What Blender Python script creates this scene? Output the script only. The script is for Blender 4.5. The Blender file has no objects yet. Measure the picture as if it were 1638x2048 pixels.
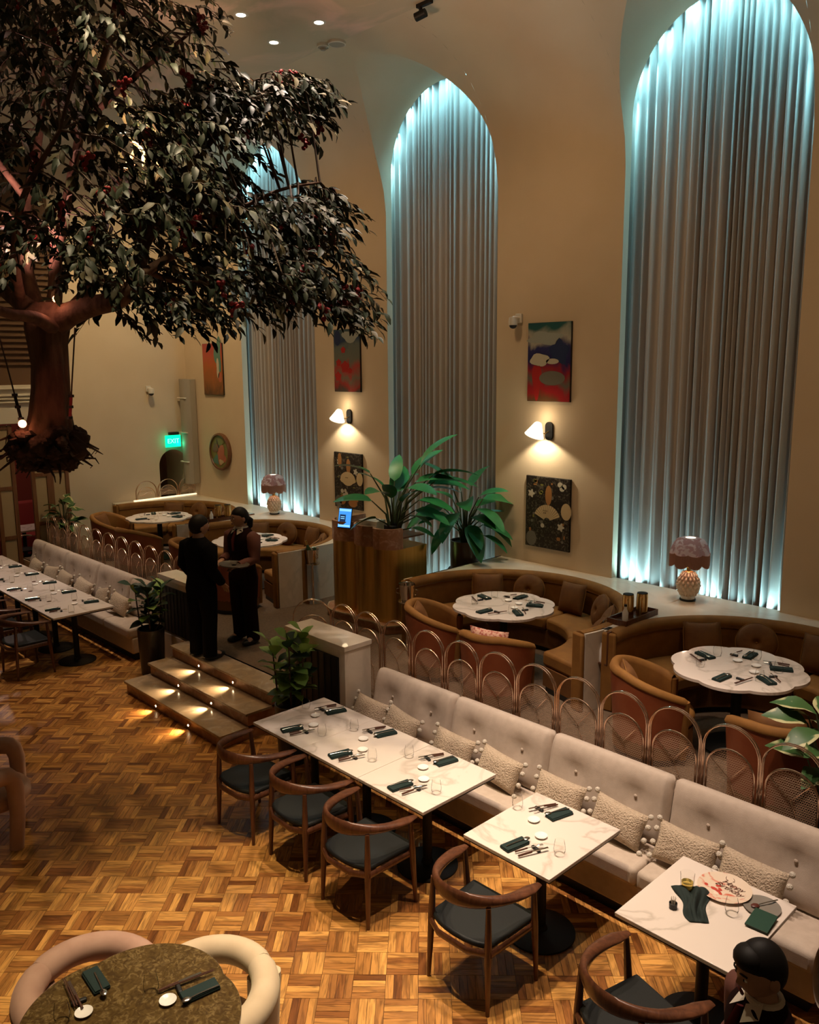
import bpy, bmesh, math, random
from mathutils import Vector, Matrix, Euler
random.seed(7)
R = math.radians
PI = math.pi
sc = bpy.context.scene
COL = sc.collection

# ---------------------------------------------------------------- camera
CAM_F, CAM_PITCH, CAM_ROLL, CAM_YAW, CAM_H = 1666.76, 0.17432, -0.0087, 0.8060, 3.868
def _cam_axes():
    cy, sy, cp, sp = math.cos(CAM_YAW), math.sin(CAM_YAW), math.cos(CAM_PITCH), math.sin(CAM_PITCH)
    f = Vector((-sy * cp, cy * cp, -sp)); r = Vector((cy, sy, 0)); u = r.cross(f)
    cr, sr = math.cos(CAM_ROLL), math.sin(CAM_ROLL)
    return r * cr + u * sr, u * cr - r * sr, f
CR, CU, CF = _cam_axes()
CAM = Vector((0, 0, CAM_H))
cam_d = bpy.data.cameras.new('camera'); cam = bpy.data.objects.new('camera', cam_d); COL.objects.link(cam)
cam.matrix_world = Matrix(((CR.x, CU.x, -CF.x, 0), (CR.y, CU.y, -CF.y, 0), (CR.z, CU.z, -CF.z, CAM_H), (0, 0, 0, 1)))
cam_d.sensor_fit = 'HORIZONTAL'; cam_d.sensor_width = 36; cam_d.lens = 36 * CAM_F / 1638; cam_d.clip_start = .05
sc.camera = cam
def ray(u, v): return CF * CAM_F + CR * (u - 819) - CU * (v - 1024)
def at_z(u, v, z): d = ray(u, v); return CAM + d * ((z - CAM_H) / d.z)
def at_y(u, v, y): d = ray(u, v); return CAM + d * (y / d.y)
def at_x(u, v, x): d = ray(u, v); return CAM + d * (x / d.x)
def at_d(u, v, dep): return CAM + ray(u, v) * (dep / CAM_F)
def pix(p):
    d = Vector(p) - CAM; z = d.dot(CF)
    return (819 + CAM_F * d.dot(CR) / z, 1024 - CAM_F * d.dot(CU) / z) if z > .1 else (-9e3, -9e3)

# ---------------------------------------------------------------- world, exposure, ceiling downlights
WARM = (1.0, .785, .635); AMBER = (1.0, .66, .34)
w = bpy.data.worlds.new('world'); sc.world = w; w.use_nodes = True
bg = w.node_tree.nodes['Background']; bg.inputs[0].default_value = (1.0, .62, .30, 1); bg.inputs[1].default_value = .062
vs = sc.view_settings
vs.view_transform = 'Standard'; vs.look = 'None'; vs.gamma = 1.0; vs.use_curve_mapping = False; vs.exposure = 0.0
sc.cycles.use_denoising = True
sc.cycles.use_adaptive_sampling = True; sc.cycles.adaptive_threshold = .12
sc.cycles.max_bounces = 5; sc.cycles.diffuse_bounces = 3; sc.cycles.glossy_bounces = 2; sc.cycles.transmission_bounces = 4; sc.cycles.transparent_max_bounces = 8; sc.cycles.caustics_reflective = False; sc.cycles.caustics_refractive = False
sc.cycles.sample_clamp_indirect = 4.0
CEIL = 7.749
def spot(name, loc, target, watts, deg, blend=.5, col=WARM, size=.06):
    l = bpy.data.lights.new(name, 'SPOT'); l.energy = watts; l.color = col; l.spot_size = R(deg); l.spot_blend = blend; l.shadow_soft_size = size
    o = bpy.data.objects.new(name, l); COL.objects.link(o); o.location = loc
    o.rotation_euler = (Vector(target) - Vector(loc)).to_track_quat('-Z', 'Y').to_euler(); return o
def point(name, loc, watts, col=WARM, size=.03):
    l = bpy.data.lights.new(name, 'POINT'); l.energy = watts; l.color = col; l.shadow_soft_size = size
    o = bpy.data.objects.new(name, l); COL.objects.link(o); o.location = loc; return o
def area(name, loc, target, sx, sy, watts, col=WARM, spread=180, up='Y'):
    l = bpy.data.lights.new(name, 'AREA'); l.shape = 'RECTANGLE'; l.size = sx; l.size_y = sy; l.energy = watts; l.color = col; l.spread = R(spread)
    o = bpy.data.objects.new(name, l); COL.objects.link(o); o.location = loc
    o.rotation_euler = (Vector(target) - Vector(loc)).to_track_quat('-Z', up).to_euler(); return o
DOWN = []   # (x, y, watts, degrees, colour): every one of them gets a recessed fitting in the ceiling
for x in (-5.35, -4.2, -3.1, -1.95): DOWN.append((x, 4.22, 665, 54, WARM))
for x in (-4.9, -3.4): DOWN.append((x, 2.6, 760, 46, (1, .78, .48)))
for x in (-10.9, -12.3, -13.6): DOWN.append((x, 4.2, 430, 34, WARM))
for x in (-2.97, -5.84, -11.0, -14.0): DOWN.append((x, 6.85, 430, 25, WARM))
DOWN += [(-8.25, 4.0, 190, 34, AMBER), (-8.605, 5.708, 60, 60, AMBER), (-8.181, 6.478, 190, 60, AMBER), (-9.026, 6.445, 150, 60, AMBER)]
for i, (x, y, wt, dg, c) in enumerate(DOWN): spot('downlight_beam', (x, y, CEIL - .03), (x, y, 0), wt, dg, .6, c, .05)
for x in (-14.0, -10.5, -6.5, -1.6): spot('added_wall_beam', (x, 5.4, CEIL - .03), (x, 8.73, 3.6), 205, 100, 1, AMBER, .1)  # unseen beams without fittings, added to brighten the window wall
spot('added_wall_beam', (-12.6, 6.6, CEIL - .03), (-15.7, 7.2, 3.2), 540, 95, 1, (1, .72, .37), .1)  # one more added beam, only to lift and warm the end wall
# ---------------------------------------------------------------- materials
MATS = {}
def mat(name, col, rough=.5, metal=0, col2=None, nscale=5, detail=3, dist=0, stretch=(1, 1, 1), ramp=(.35, .65), bump=0, bscale=60, sheen=0, coat=0, trans=0, ior=1.45, emit=None, estr=0, spec=.5, wave=0, rnd=0, alpha=1, coords='Object'):
    m = bpy.data.materials.new(name); m.use_nodes = True; MATS[name] = m
    nt = m.node_tree; b = nt.nodes['Principled BSDF']; N = nt.nodes.new; L = nt.links.new
    b.inputs['Base Color'].default_value = (*col, 1); b.inputs['Roughness'].default_value = rough; b.inputs['Metallic'].default_value = metal
    b.inputs['Specular IOR Level'].default_value = spec; b.inputs['IOR'].default_value = ior; b.inputs['Alpha'].default_value = alpha
    b.inputs['Sheen Weight'].default_value = sheen; b.inputs['Coat Weight'].default_value = coat; b.inputs['Transmission Weight'].default_value = trans
    if sheen: b.inputs['Sheen Roughness'].default_value = .4; b.inputs['Sheen Tint'].default_value = (*[min(1, c * 2.2) for c in col], 1)
    if emit: b.inputs['Emission Color'].default_value = (*emit, 1); b.inputs['Emission Strength'].default_value = estr
    tc = N('ShaderNodeTexCoord')
    if col2:
        mp = N('ShaderNodeMapping'); mp.inputs['Scale'].default_value = stretch; L(tc.outputs[coords], mp.inputs[0])
        if rnd:
            oi = N('ShaderNodeObjectInfo'); ml = N('ShaderNodeMath'); ml.operation = 'MULTIPLY'; ml.inputs[1].default_value = 37.0
            L(oi.outputs['Random'], ml.inputs[0]); L(ml.outputs[0], mp.inputs['Location'])
        if wave:
            t = N('ShaderNodeTexWave'); t.inputs['Scale'].default_value = nscale; t.inputs['Distortion'].default_value = dist; t.inputs['Detail'].default_value = detail; t.inputs['Detail Scale'].default_value = 1.5
            fac = t.outputs['Fac']
        else:
            t = N('ShaderNodeTexNoise'); t.inputs['Scale'].default_value = nscale; t.inputs['Detail'].default_value = detail; t.inputs['Distortion'].default_value = dist
            fac = t.outputs[0]
        L(mp.outputs[0], t.inputs['Vector'])
        rp = N('ShaderNodeValToRGB'); rp.color_ramp.elements[0].position = ramp[0]; rp.color_ramp.elements[1].position = ramp[1]
        rp.color_ramp.elements[0].color = (*col, 1); rp.color_ramp.elements[1].color = (*col2, 1)
        L(fac, rp.inputs[0]); L(rp.outputs[0], b.inputs['Base Color'])
    if bump:
        n = N('ShaderNodeTexNoise'); n.inputs['Scale'].default_value = bscale; n.inputs['Detail'].default_value = 2; L(tc.outputs[coords], n.inputs['Vector'])
        bp = N('ShaderNodeBump'); bp.inputs['Strength'].default_value = bump; bp.inputs['Distance'].default_value = .02; L(n.outputs[0], bp.inputs['Height']); L(bp.outputs[0], b.inputs['Normal'])
    return m
def marble(name, base, vein, rough=.25, scale=2.2, width=.03, cloud=None, coat=.2):
    m = mat(name, base, rough, coat=coat); nt = m.node_tree; b = nt.nodes['Principled BSDF']; N = nt.nodes.new; L = nt.links.new
    tc = N('ShaderNodeTexCoord'); oi = N('ShaderNodeObjectInfo'); mu = N('ShaderNodeMath'); mu.operation = 'MULTIPLY'; mu.inputs[1].default_value = 23.7
    mp = N('ShaderNodeMapping'); L(tc.outputs['Object'], mp.inputs[0]); L(oi.outputs['Random'], mu.inputs[0]); L(mu.outputs[0], mp.inputs['Location'])
    n = N('ShaderNodeTexNoise'); n.inputs['Scale'].default_value = scale; n.inputs['Detail'].default_value = 5; n.inputs['Distortion'].default_value = .8; L(mp.outputs[0], n.inputs['Vector'])
    rp = N('ShaderNodeValToRGB'); e = rp.color_ramp.elements
    e[0].position = .5 - width; e[0].color = (0, 0, 0, 1); e[1].position = .5 + width; e[1].color = (0, 0, 0, 1); k = e.new(.5); k.color = (1, 1, 1, 1)
    L(n.outputs[0], rp.inputs[0])
    mx = N('ShaderNodeMix'); mx.data_type = 'RGBA'; mx.inputs[6].default_value = (*base, 1); mx.inputs[7].default_value = (*vein, 1); L(rp.outputs[0], mx.inputs[0])
    out = mx.outputs[2]
    if cloud:
        n2 = N('ShaderNodeTexNoise'); n2.inputs['Scale'].default_value = scale * 1.7; n2.inputs['Detail'].default_value = 6; n2.inputs['Distortion'].default_value = 1.5; L(mp.outputs[0], n2.inputs['Vector'])
        r2 = N('ShaderNodeValToRGB'); r2.color_ramp.elements[0].position = .4; r2.color_ramp.elements[1].position = .65; L(n2.outputs[0], r2.inputs[0])
        m2 = N('ShaderNodeMix'); m2.data_type = 'RGBA'; m2.inputs[7].default_value = (*cloud, 1); L(r2.outputs[0], m2.inputs[0]); L(out, m2.inputs[6]); out = m2.outputs[2]
    L(out, b.inputs['Base Color']); return m

# ---------------------------------------------------------------- mesh helpers
class MB:
    def __init__(s): s.v = []; s.f = []; s.uv = None
    def add(s, vs, fs, M=None):
        o = len(s.v)
        s.v += [tuple(M @ Vector(v)) for v in vs] if M else [tuple(v) for v in vs]
        s.f += [tuple(i + o for i in f) for f in fs]; return s
    def box(s, c, d, M=None):
        x, y, z = c; a, b, e = d[0] / 2, d[1] / 2, d[2] / 2
        vs = [(x + i * a, y + j * b, z + k * e) for k in (-1, 1) for j in (-1, 1) for i in (-1, 1)]
        return s.add(vs, [(0, 2, 3, 1), (4, 5, 7, 6), (0, 1, 5, 4), (2, 6, 7, 3), (0, 4, 6, 2), (1, 3, 7, 5)], M)
    def grid(s, fn, nu, nv, wu=False, wv=False, M=None):
        vs = [fn(i / nu, j / nv) for i in range(nu if wu else nu + 1) for j in range(nv if wv else nv + 1)]
        nvv = nv if wv else nv + 1; nuu = nu if wu else nu + 1; fs = []
        for i in range(nu):
            for j in range(nv):
                a, b = (i + 1) % nuu, (j + 1) % nvv
                fs.append((i * nvv + j, a * nvv + j, a * nvv + b, i * nvv + b))
        return s.add(vs, fs, M)
    def lathe(s, prof, n=24, c=(0, 0, 0), M=None, fn=None):
        def g(i, j):
            k = min(len(prof) - 1, round(j * (len(prof) - 1))); r, z = prof[k]; a = i * 2 * PI
            if fn: r = fn(r, a, z)
            return (c[0] + r * math.cos(a), c[1] + r * math.sin(a), c[2] + z)
        s.grid(g, n, len(prof) - 1, wu=True, M=M)
        return s
    def tube(s, pts, r, n=8, caps=True, closed=False, M=None, flat=None):
        P = [Vector(p) for p in pts]; k = len(P); rr = r if isinstance(r, (list, tuple)) else [r] * k
        vs = []; fs = []; up = None
        for i, p in enumerate(P):
            if closed: t = (P[(i + 1) % k] - P[i - 1])
            else: t = P[min(i + 1, k - 1)] - P[max(i - 1, 0)]
            t.normalize()
            if up is None:
                up = Vector((0, 0, 1)) if abs(t.z) < .9 else Vector((1, 0, 0))
            x = t.cross(up)
            if x.length < 1e-4: x = t.cross(Vector((1, .3, .2)))
            x.normalize(); y = x.cross(t).normalized(); up = y
            for j in range(n):
                a = 2 * PI * j / n; ca, sa = math.cos(a), math.sin(a)
                if flat: ca *= flat[0]; sa *= flat[1]
                vs.append(p + (x * ca + y * sa) * rr[i])
        m = k if closed else k - 1
        for i in range(m):
            for j in range(n):
                a = i * n + j; b = i * n + (j + 1) % n; c = ((i + 1) % k) * n + (j + 1) % n; d = ((i + 1) % k) * n + j
                fs.append((a, b, c, d))
        if caps and not closed: fs += [tuple(reversed(range(n))), tuple(range((k - 1) * n, k * n))]
        return s.add(vs, fs, M)
    def prism(s, poly, z0, z1, M=None):
        n = len(poly); vs = [(x, y, z0) for x, y in poly] + [(x, y, z1) for x, y in poly]
        fs = [tuple(reversed(range(n))), tuple(range(n, 2 * n))] + [(i, (i + 1) % n, n + (i + 1) % n, n + i) for i in range(n)]
        return s.add(vs, fs, M)
    def sector(s, c, r0, r1, z0, z1, a0, a1, n=24, M=None):
        po = [(c[0] + r1 * math.cos(a0 + (a1 - a0) * i / n), c[1] + r1 * math.sin(a0 + (a1 - a0) * i / n)) for i in range(n + 1)]
        pi_ = [(c[0] + r0 * math.cos(a0 + (a1 - a0) * i / n), c[1] + r0 * math.sin(a0 + (a1 - a0) * i / n)) for i in range(n + 1)]
        k = n + 1
        vs = [(x, y, z0) for x, y in pi_] + [(x, y, z0) for x, y in po] + [(x, y, z1) for x, y in pi_] + [(x, y, z1) for x, y in po]
        fs = []
        for i in range(n):
            fs += [(i, i + 1, k + i + 1, k + i), (2 * k + i, 3 * k + i, 3 * k + i + 1, 2 * k + i + 1), (i, 2 * k + i, 2 * k + i + 1, i + 1), (k + i, k + i + 1, 3 * k + i + 1, 3 * k + i)]
        fs += [(0, k, 3 * k, 2 * k), (n, 2 * k + n, 3 * k + n, k + n)]
        return s.add(vs, fs, M)
    def sweep(s, pts, prof, M=None, closed_prof=True):   # sweep a closed (offset, z) profile along a plan path; offset is to the left of travel
        P = [Vector((p[0], p[1], 0)) for p in pts]; k = len(P); vs = []; fs = []
        for i, p in enumerate(P):
            t = (P[min(i + 1, k - 1)] - P[max(i - 1, 0)]).normalized(); nn = Vector((-t.y, t.x, 0))
            for o, z in (prof(i / (k - 1)) if callable(prof) else prof): q = p + nn * o; vs.append((q.x, q.y, z))
        m = len(prof(0)) if callable(prof) else len(prof)
        for i in range(k - 1):
            for j in range(m): fs.append((i * m + j, i * m + (j + 1) % m, (i + 1) * m + (j + 1) % m, (i + 1) * m + j))
        fs += [tuple(range(m)), tuple(reversed(range((k - 1) * m, k * m)))]
        return s.add(vs, fs, M)
    def ball(s, c, r, nu=14, nv=10, M=None, fn=None):
        rx, ry, rz = r if isinstance(r, (tuple, list)) else (r, r, r)
        def g(i, j):
            a = i * 2 * PI; t = -PI / 2 + PI * (.001 + .998 * j)
            d = Vector((math.cos(t) * math.cos(a), math.cos(t) * math.sin(a), math.sin(t)))
            if fn: d = fn(d)
            return (c[0] + d.x * rx, c[1] + d.y * ry, c[2] + d.z * rz)
        return s.grid(g, nu, nv, wu=True, M=M)
    def pillow(s, w, h, t, n=10, p=2.6, M=None, tuft=0, round_=False):   # lies in XZ, thickness in Y
        for sg in (-1, 1):
            def g(i, j):
                u, v = 2 * i - 1, 2 * j - 1
                if round_:
                    rr = max(abs(u), abs(v)); a = math.atan2(v, u); q = (u * u + v * v) ** .5 or 1
                    x, z = u / q * rr, v / q * rr; th = (1 - rr ** 2.6) ** .5 * (1 - tuft * math.exp(-(rr / .16) ** 2)) * (1 + .12 * tuft * math.cos(11 * a) * rr * (1 - rr))
                else:
                    k = 1 - .09 * (1 - abs(u)) * 0; x = u * (1 - .07 * (1 - v * v) ** 1 * abs(u) ** 4); z = v * (1 - .07 * (1 - u * u) * abs(v) ** 4)
                    th = max(0, (1 - abs(u) ** p) * (1 - abs(v) ** p)) ** .55 * (1 - tuft * math.exp(-((u * u + v * v) / .03)))
                return (x * w / 2, sg * th * t / 2, z * h / 2)
            o = len(s.v); s.grid(g, n, n, M=M)
            if sg == 1: s.f[-n * n:] = [tuple(reversed(f)) for f in s.f[-n * n:]]
        return s
    def mesh(s, name, smooth=True, ang=40):
        me = bpy.data.meshes.new(name); me.from_pydata(s.v, [], s.f); me.update()
        if s.uv:
            ul = me.uv_layers.new(name='UVMap')
            for i, l in enumerate(me.loops): ul.data[i].uv = s.uv[l.vertex_index]
        bm = bmesh.new(); bm.from_mesh(me); bmesh.ops.remove_doubles(bm, verts=bm.verts, dist=1e-5) if not s.uv else None; bmesh.ops.recalc_face_normals(bm, faces=bm.faces); bm.to_mesh(me); bm.free()
        if smooth: me.shade_smooth(); me.set_sharp_from_angle(angle=R(ang))
        return me
    def build(s, name, m, parent=None, smooth=True, bev=0, seg=2, sub=0, loc=None, rot=None, ang=40, label=None):
        return obj(name, s.mesh(name, smooth, ang), m, parent, bev, seg, sub, loc, rot, label)
def obj(name, me, m=None, parent=None, bev=0, seg=2, sub=0, loc=None, rot=None, label=None):
    o = bpy.data.objects.new(name, me); COL.objects.link(o)
    if m and not me.materials: me.materials.append(MATS[m] if isinstance(m, str) else m)
    if parent: setpar(o, parent)
    if loc: o.location = loc
    if rot: o.rotation_euler = rot
    if bev:
        b = o.modifiers.new('bevel', 'BEVEL'); b.width = bev; b.segments = seg; b.limit_method = 'ANGLE'; b.angle_limit = R(35)
    if sub:
        b = o.modifiers.new('sub', 'SUBSURF'); b.levels = sub; b.render_levels = sub
    if label: o['label'] = label
    return o
def tag(o, label=None, cat=None, group=None, kind=None):
    if label: o['label'] = label
    if cat: o['category'] = cat
    if group: o['group'] = group
    if kind: o['kind'] = kind
    return o
def thing(name, label, cat, loc=(0, 0, 0), rz=0, group=None):
    o = bpy.data.objects.new(name, None); COL.objects.link(o); o.location = loc; o.rotation_euler = (0, 0, rz); o.empty_display_size = .1
    return tag(o, label, cat, group)
def dup(root, loc, rz=None, label=None, group=None):
    def rec(o, par):
        c = o.copy(); COL.objects.link(c); setpar(c, par) if par else None
        for ch in list(KIDS(o)): rec(ch, c)
        return c
    r = rec(root, None); r.location = loc
    if rz is not None: r.rotation_euler = (0, 0, rz)
    return tag(r, label, None, group)
KMAP = {}
def KIDS(o): return KMAP.get(o.name, ())
def setpar(c, p): c.parent = p; KMAP.setdefault(p.name, []).append(c)
ORD = ['first', 'second', 'third', 'fourth', 'fifth', 'sixth', 'seventh', 'eighth', 'ninth', 'tenth', 'eleventh', 'twelfth', 'thirteenth', 'fourteenth']
def Tm(loc, rz=0, rx=0, ry=0): return Matrix.Translation(loc) @ Euler((rx, ry, rz)).to_matrix().to_4x4()
def lerp(a, b, t): return a + (b - a) * t
def arc2(c, r, a0, a1, n): return [(c[0] + r * math.cos(a0 + (a1 - a0) * i / n), c[1] + r * math.sin(a0 + (a1 - a0) * i / n)) for i in range(n + 1)]
def tomesh(o):   # lettering as a plain mesh
    dg = bpy.context.evaluated_depsgraph_get(); dg.update(); me = bpy.data.meshes.new_from_object(o.evaluated_get(dg)); n = bpy.data.objects.new(o.name, me); COL.objects.link(n); nm = o.name; bpy.data.objects.remove(o); n.name = nm; me.materials.clear(); return n
def thin_glass(name, tint=(1, 1, 1)):
    m = bpy.data.materials.new(name); m.use_nodes = True; MATS[name] = m; nt = m.node_tree; N = nt.nodes.new; L = nt.links.new
    nt.nodes.remove(nt.nodes['Principled BSDF']); out = nt.nodes['Material Output']; a = N('ShaderNodeBsdfTransparent'); a.inputs[0].default_value = (*tint, 1); g = N('ShaderNodeBsdfGlossy'); g.inputs['Roughness'].default_value = .05
    lw = N('ShaderNodeLayerWeight'); lw.inputs[0].default_value = .035; mx = N('ShaderNodeMixShader'); L(lw.outputs['Fresnel'], mx.inputs[0]); L(a.outputs[0], mx.inputs[1]); L(g.outputs[0], mx.inputs[2]); L(mx.outputs[0], out.inputs[0])
# ---------------------------------------------------------------- material list
mat('plaster', (.62, .50, .35), .85, col2=(.66, .54, .39), nscale=1.2, bump=.05, bscale=25)
mat('ceiling_paint', (.56, .47, .34), .9, col2=(.86, .62, .50), nscale=.8, detail=8, dist=.8, ramp=(.52, .68), stretch=(1, 1.6, 1))
mat('carpet', (.115, .075, .045), .95, col2=(.15, .10, .062), nscale=40, bump=.3, bscale=300)
mat('subfloor', (.05, .025, .01), .8)
mat('curtain', (.44, .39, .345), .5, sheen=.25, bump=.04, bscale=120)
marble('white_marble', (.73, .635, .56), (.56, .48, .41), .25, 1.5, .03)
marble('ledge_marble', (.72, .62, .50), (.62, .53, .42), .32, 1.2, .04, cloud=(.65, .55, .43))
marble('brown_marble', (.40, .19, .095), (.50, .29, .17), .28, 4, .04, cloud=(.30, .13, .06))
marble('tread_marble', (.44, .32, .20), (.52, .42, .30), .22, 3, .05, cloud=(.36, .27, .18))
marble('crown_marble', (.42, .20, .11), (.55, .33, .22), .3, 6, .05, cloud=(.36, .17, .09))
marble('green_marble', (.10, .062, .02), (.19, .13, .05), .12, 16, .06, cloud=(.06, .035, .013))
mat('black_metal', (.012, .011, .01), .5, .1, spec=.3)
mat('black_panel', (.01, .009, .008), .5)
mat('walnut', (.07, .024, .011), .34, col2=(.125, .045, .02), nscale=3, dist=2, stretch=(6, 6, 1), coat=.25)
mat('timber', (.14, .055, .022), .45, col2=(.20, .085, .035), nscale=4, stretch=(5, 5, .6))
mat('black_leather', (.017, .018, .017), .5, spec=.25, bump=.08, bscale=180)
mat('sofa_cloth', (.49, .395, .315), .9, col2=(.54, .44, .355), nscale=18, bump=.12, bscale=220, sheen=.15)
mat('teddy', (.52, .40, .285), .95, col2=(.60, .47, .345), nscale=60, bump=.9, bscale=90, sheen=.3)
mat('pompom', (.74, .66, .55), .95, bump=.8, bscale=150)
mat('mustard', (.19, .078, .012), .8, col2=(.24, .105, .017), nscale=6, sheen=.3, bump=.05, bscale=90)
mat('mustard_dark', (.115, .042, .007), .8, col2=(.15, .06, .010), nscale=7, sheen=.3)
mat('terracotta', (.27, .065, .022), .42, col2=(.33, .09, .032), nscale=5, bump=.04, bscale=120)
mat('pattern_cloth', (.35, .10, .07), .9, col2=(.55, .32, .22), nscale=45, ramp=(.45, .5))
mat('pink_velvet', (.42, .25, .18), .85, col2=(.47, .29, .21), nscale=8, sheen=.4)
mat('cream_velvet', (.58, .45, .29), .85, col2=(.63, .50, .33), nscale=8, sheen=.3)
mat('rose_metal', (.82, .60, .46), .2, 1)
mat('brass', (.55, .33, .085), .33, 1, col2=(.64, .40, .12), nscale=3, stretch=(8, 8, .4))
mat('bright_brass', (.75, .52, .20), .22, 1)
mat('chrome', (.75, .66, .58), .12, 1)
mat('steel', (.70, .66, .60), .2, 1)
mat('dark_wood_handle', (.075, .03, .018), .4)
mat('cane', (.66, .44, .29), .5)
mat('napkin', (.008, .023, .020), .85, bump=.1, bscale=250)
mat('napkin_grey', (.012, .022, .019), .85)
mat('menu_green', (.007, .042, .022), .6)
mat('porcelain', (.86, .83, .78), .2, coat=.4)
mat('grey_stone', (.20, .175, .145), .5)
thin_glass('glass', (.985, .985, .98))
mat('whisky', (.95, .72, .20), .05, trans=.85, ior=1.33)
mat('pot_black', (.025, .022, .018), .35, coat=.2)
mat('pot_brown', (.055, .026, .014), .3, coat=.2)
mat('soil', (.02, .012, .007), .95)
mat('bark', (.075, .036, .02), .85, col2=(.14, .075, .042), nscale=5, stretch=(3, 3, .5), detail=6, bump=.6, bscale=14)
mat('root', (.035, .018, .010), .95, col2=(.06, .03, .016), nscale=12, bump=.8, bscale=20)
mat('leaf_dark', (.010, .016, .008), .5, col2=(.024, .032, .014), nscale=3, spec=.3)
mat('leaf_dry', (.06, .05, .026), .55, col2=(.032, .034, .016), nscale=4, spec=.3)
mat('leaf_light', (.17, .145, .08), .55, spec=.3)
mat('petal_red', (.22, .012, .014), .6)
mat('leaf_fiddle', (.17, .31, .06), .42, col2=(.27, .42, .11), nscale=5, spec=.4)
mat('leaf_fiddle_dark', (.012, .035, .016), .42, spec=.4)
mat('leaf_bird', (.016, .13, .042), .38, col2=(.03, .19, .06), nscale=4, spec=.45)
mat('leaf_var', (.045, .11, .03), .45, col2=(.50, .47, .24), nscale=9, ramp=(.48, .56), stretch=(1.5, .6, 1), dist=.6)
mat('stem_green', (.05, .06, .025), .6)
mat('twig', (.06, .035, .02), .8)
mat('suit', (.003, .003, .0035), .9, spec=.1)
mat('vest', (.012, .003, .0025), .9, spec=.1)
mat('shirt_brown', (.13, .045, .032), .8)
mat('tie_red', (.10, .008, .008), .6)
mat('collar', (.62, .55, .46), .8)
mat('skin', (.42, .235, .15), .5)
mat('hair', (.008, .006, .005), .6, spec=.3)
mat('shoe', (.008, .007, .006), .3)
mat('white_plastic', (.70, .65, .56), .45)
mat('panel_grey', (.35, .31, .25), .6)
mat('tan_panel', (.36, .26, .14), .8, col2=(.40, .29, .16), nscale=2)
mat('brown_wall', (.13, .065, .028), .7)
mat('red_wall', (.22, .035, .02), .7)
mat('white_trim', (.68, .60, .48), .6)
mat('paper', (.75, .68, .58), .8)
mat('red_fabric', (.30, .035, .03), .8)
mat('dim_plate', (.10, .085, .07), .35)
mat('screen_blue', (.02, .08, .2), .3, emit=(.05, .28, .75), estr=1.3)
mat('screen_dark', (.01, .02, .04), .3, emit=(.01, .03, .09), estr=1)
mat('screen_pale', (.1, .3, .5), .3, emit=(.25, .6, .95), estr=1.3)
mat('exit_green', (.0, .5, .25), .4, emit=(.0, .85, .40), estr=1.6)
mat('exit_mark', (.05, .7, .4), .4, emit=(.35, 1, .7), estr=1.6)
mat('lamp_white', (.9, .85, .75), .5, emit=(1, .86, .64), estr=1.6)
mat('bulb', (1, .9, .7), .5, emit=(1, .78, .48), estr=22)
mat('bulb_step', (1, .9, .7), .5, emit=(1, .72, .40), estr=30)
mat('bulb_red', (1, .5, .3), .5, emit=(1, .36, .16), estr=9)
mat('downlight_glow', (1, .95, .85), .5, emit=(1, .86, .62), estr=9)
mat('led_cyan', (.6, .9, 1), .5, emit=(.38, .86, 1.0), estr=3)
mat('led_dim', (.6, .9, 1), .5, emit=(.38, .86, 1.0), estr=2.2)
mat('led_cold', (.8, .95, 1), .5, emit=(.48, .90, 1.0), estr=14)
mat('led_warm', (1, .9, .7), .5, emit=(1, .78, .48), estr=1.4)
mat('ceramic', (.66, .52, .38), .25, coat=.4)
mat('shade_cloth', (.50, .36, .34), .8, col2=(.27, .10, .085), nscale=14, ramp=(.48, .54), dist=.5, emit=(.9, .6, .5), estr=.05)
mat('fringe', (.42, .23, .18), .9)
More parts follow.
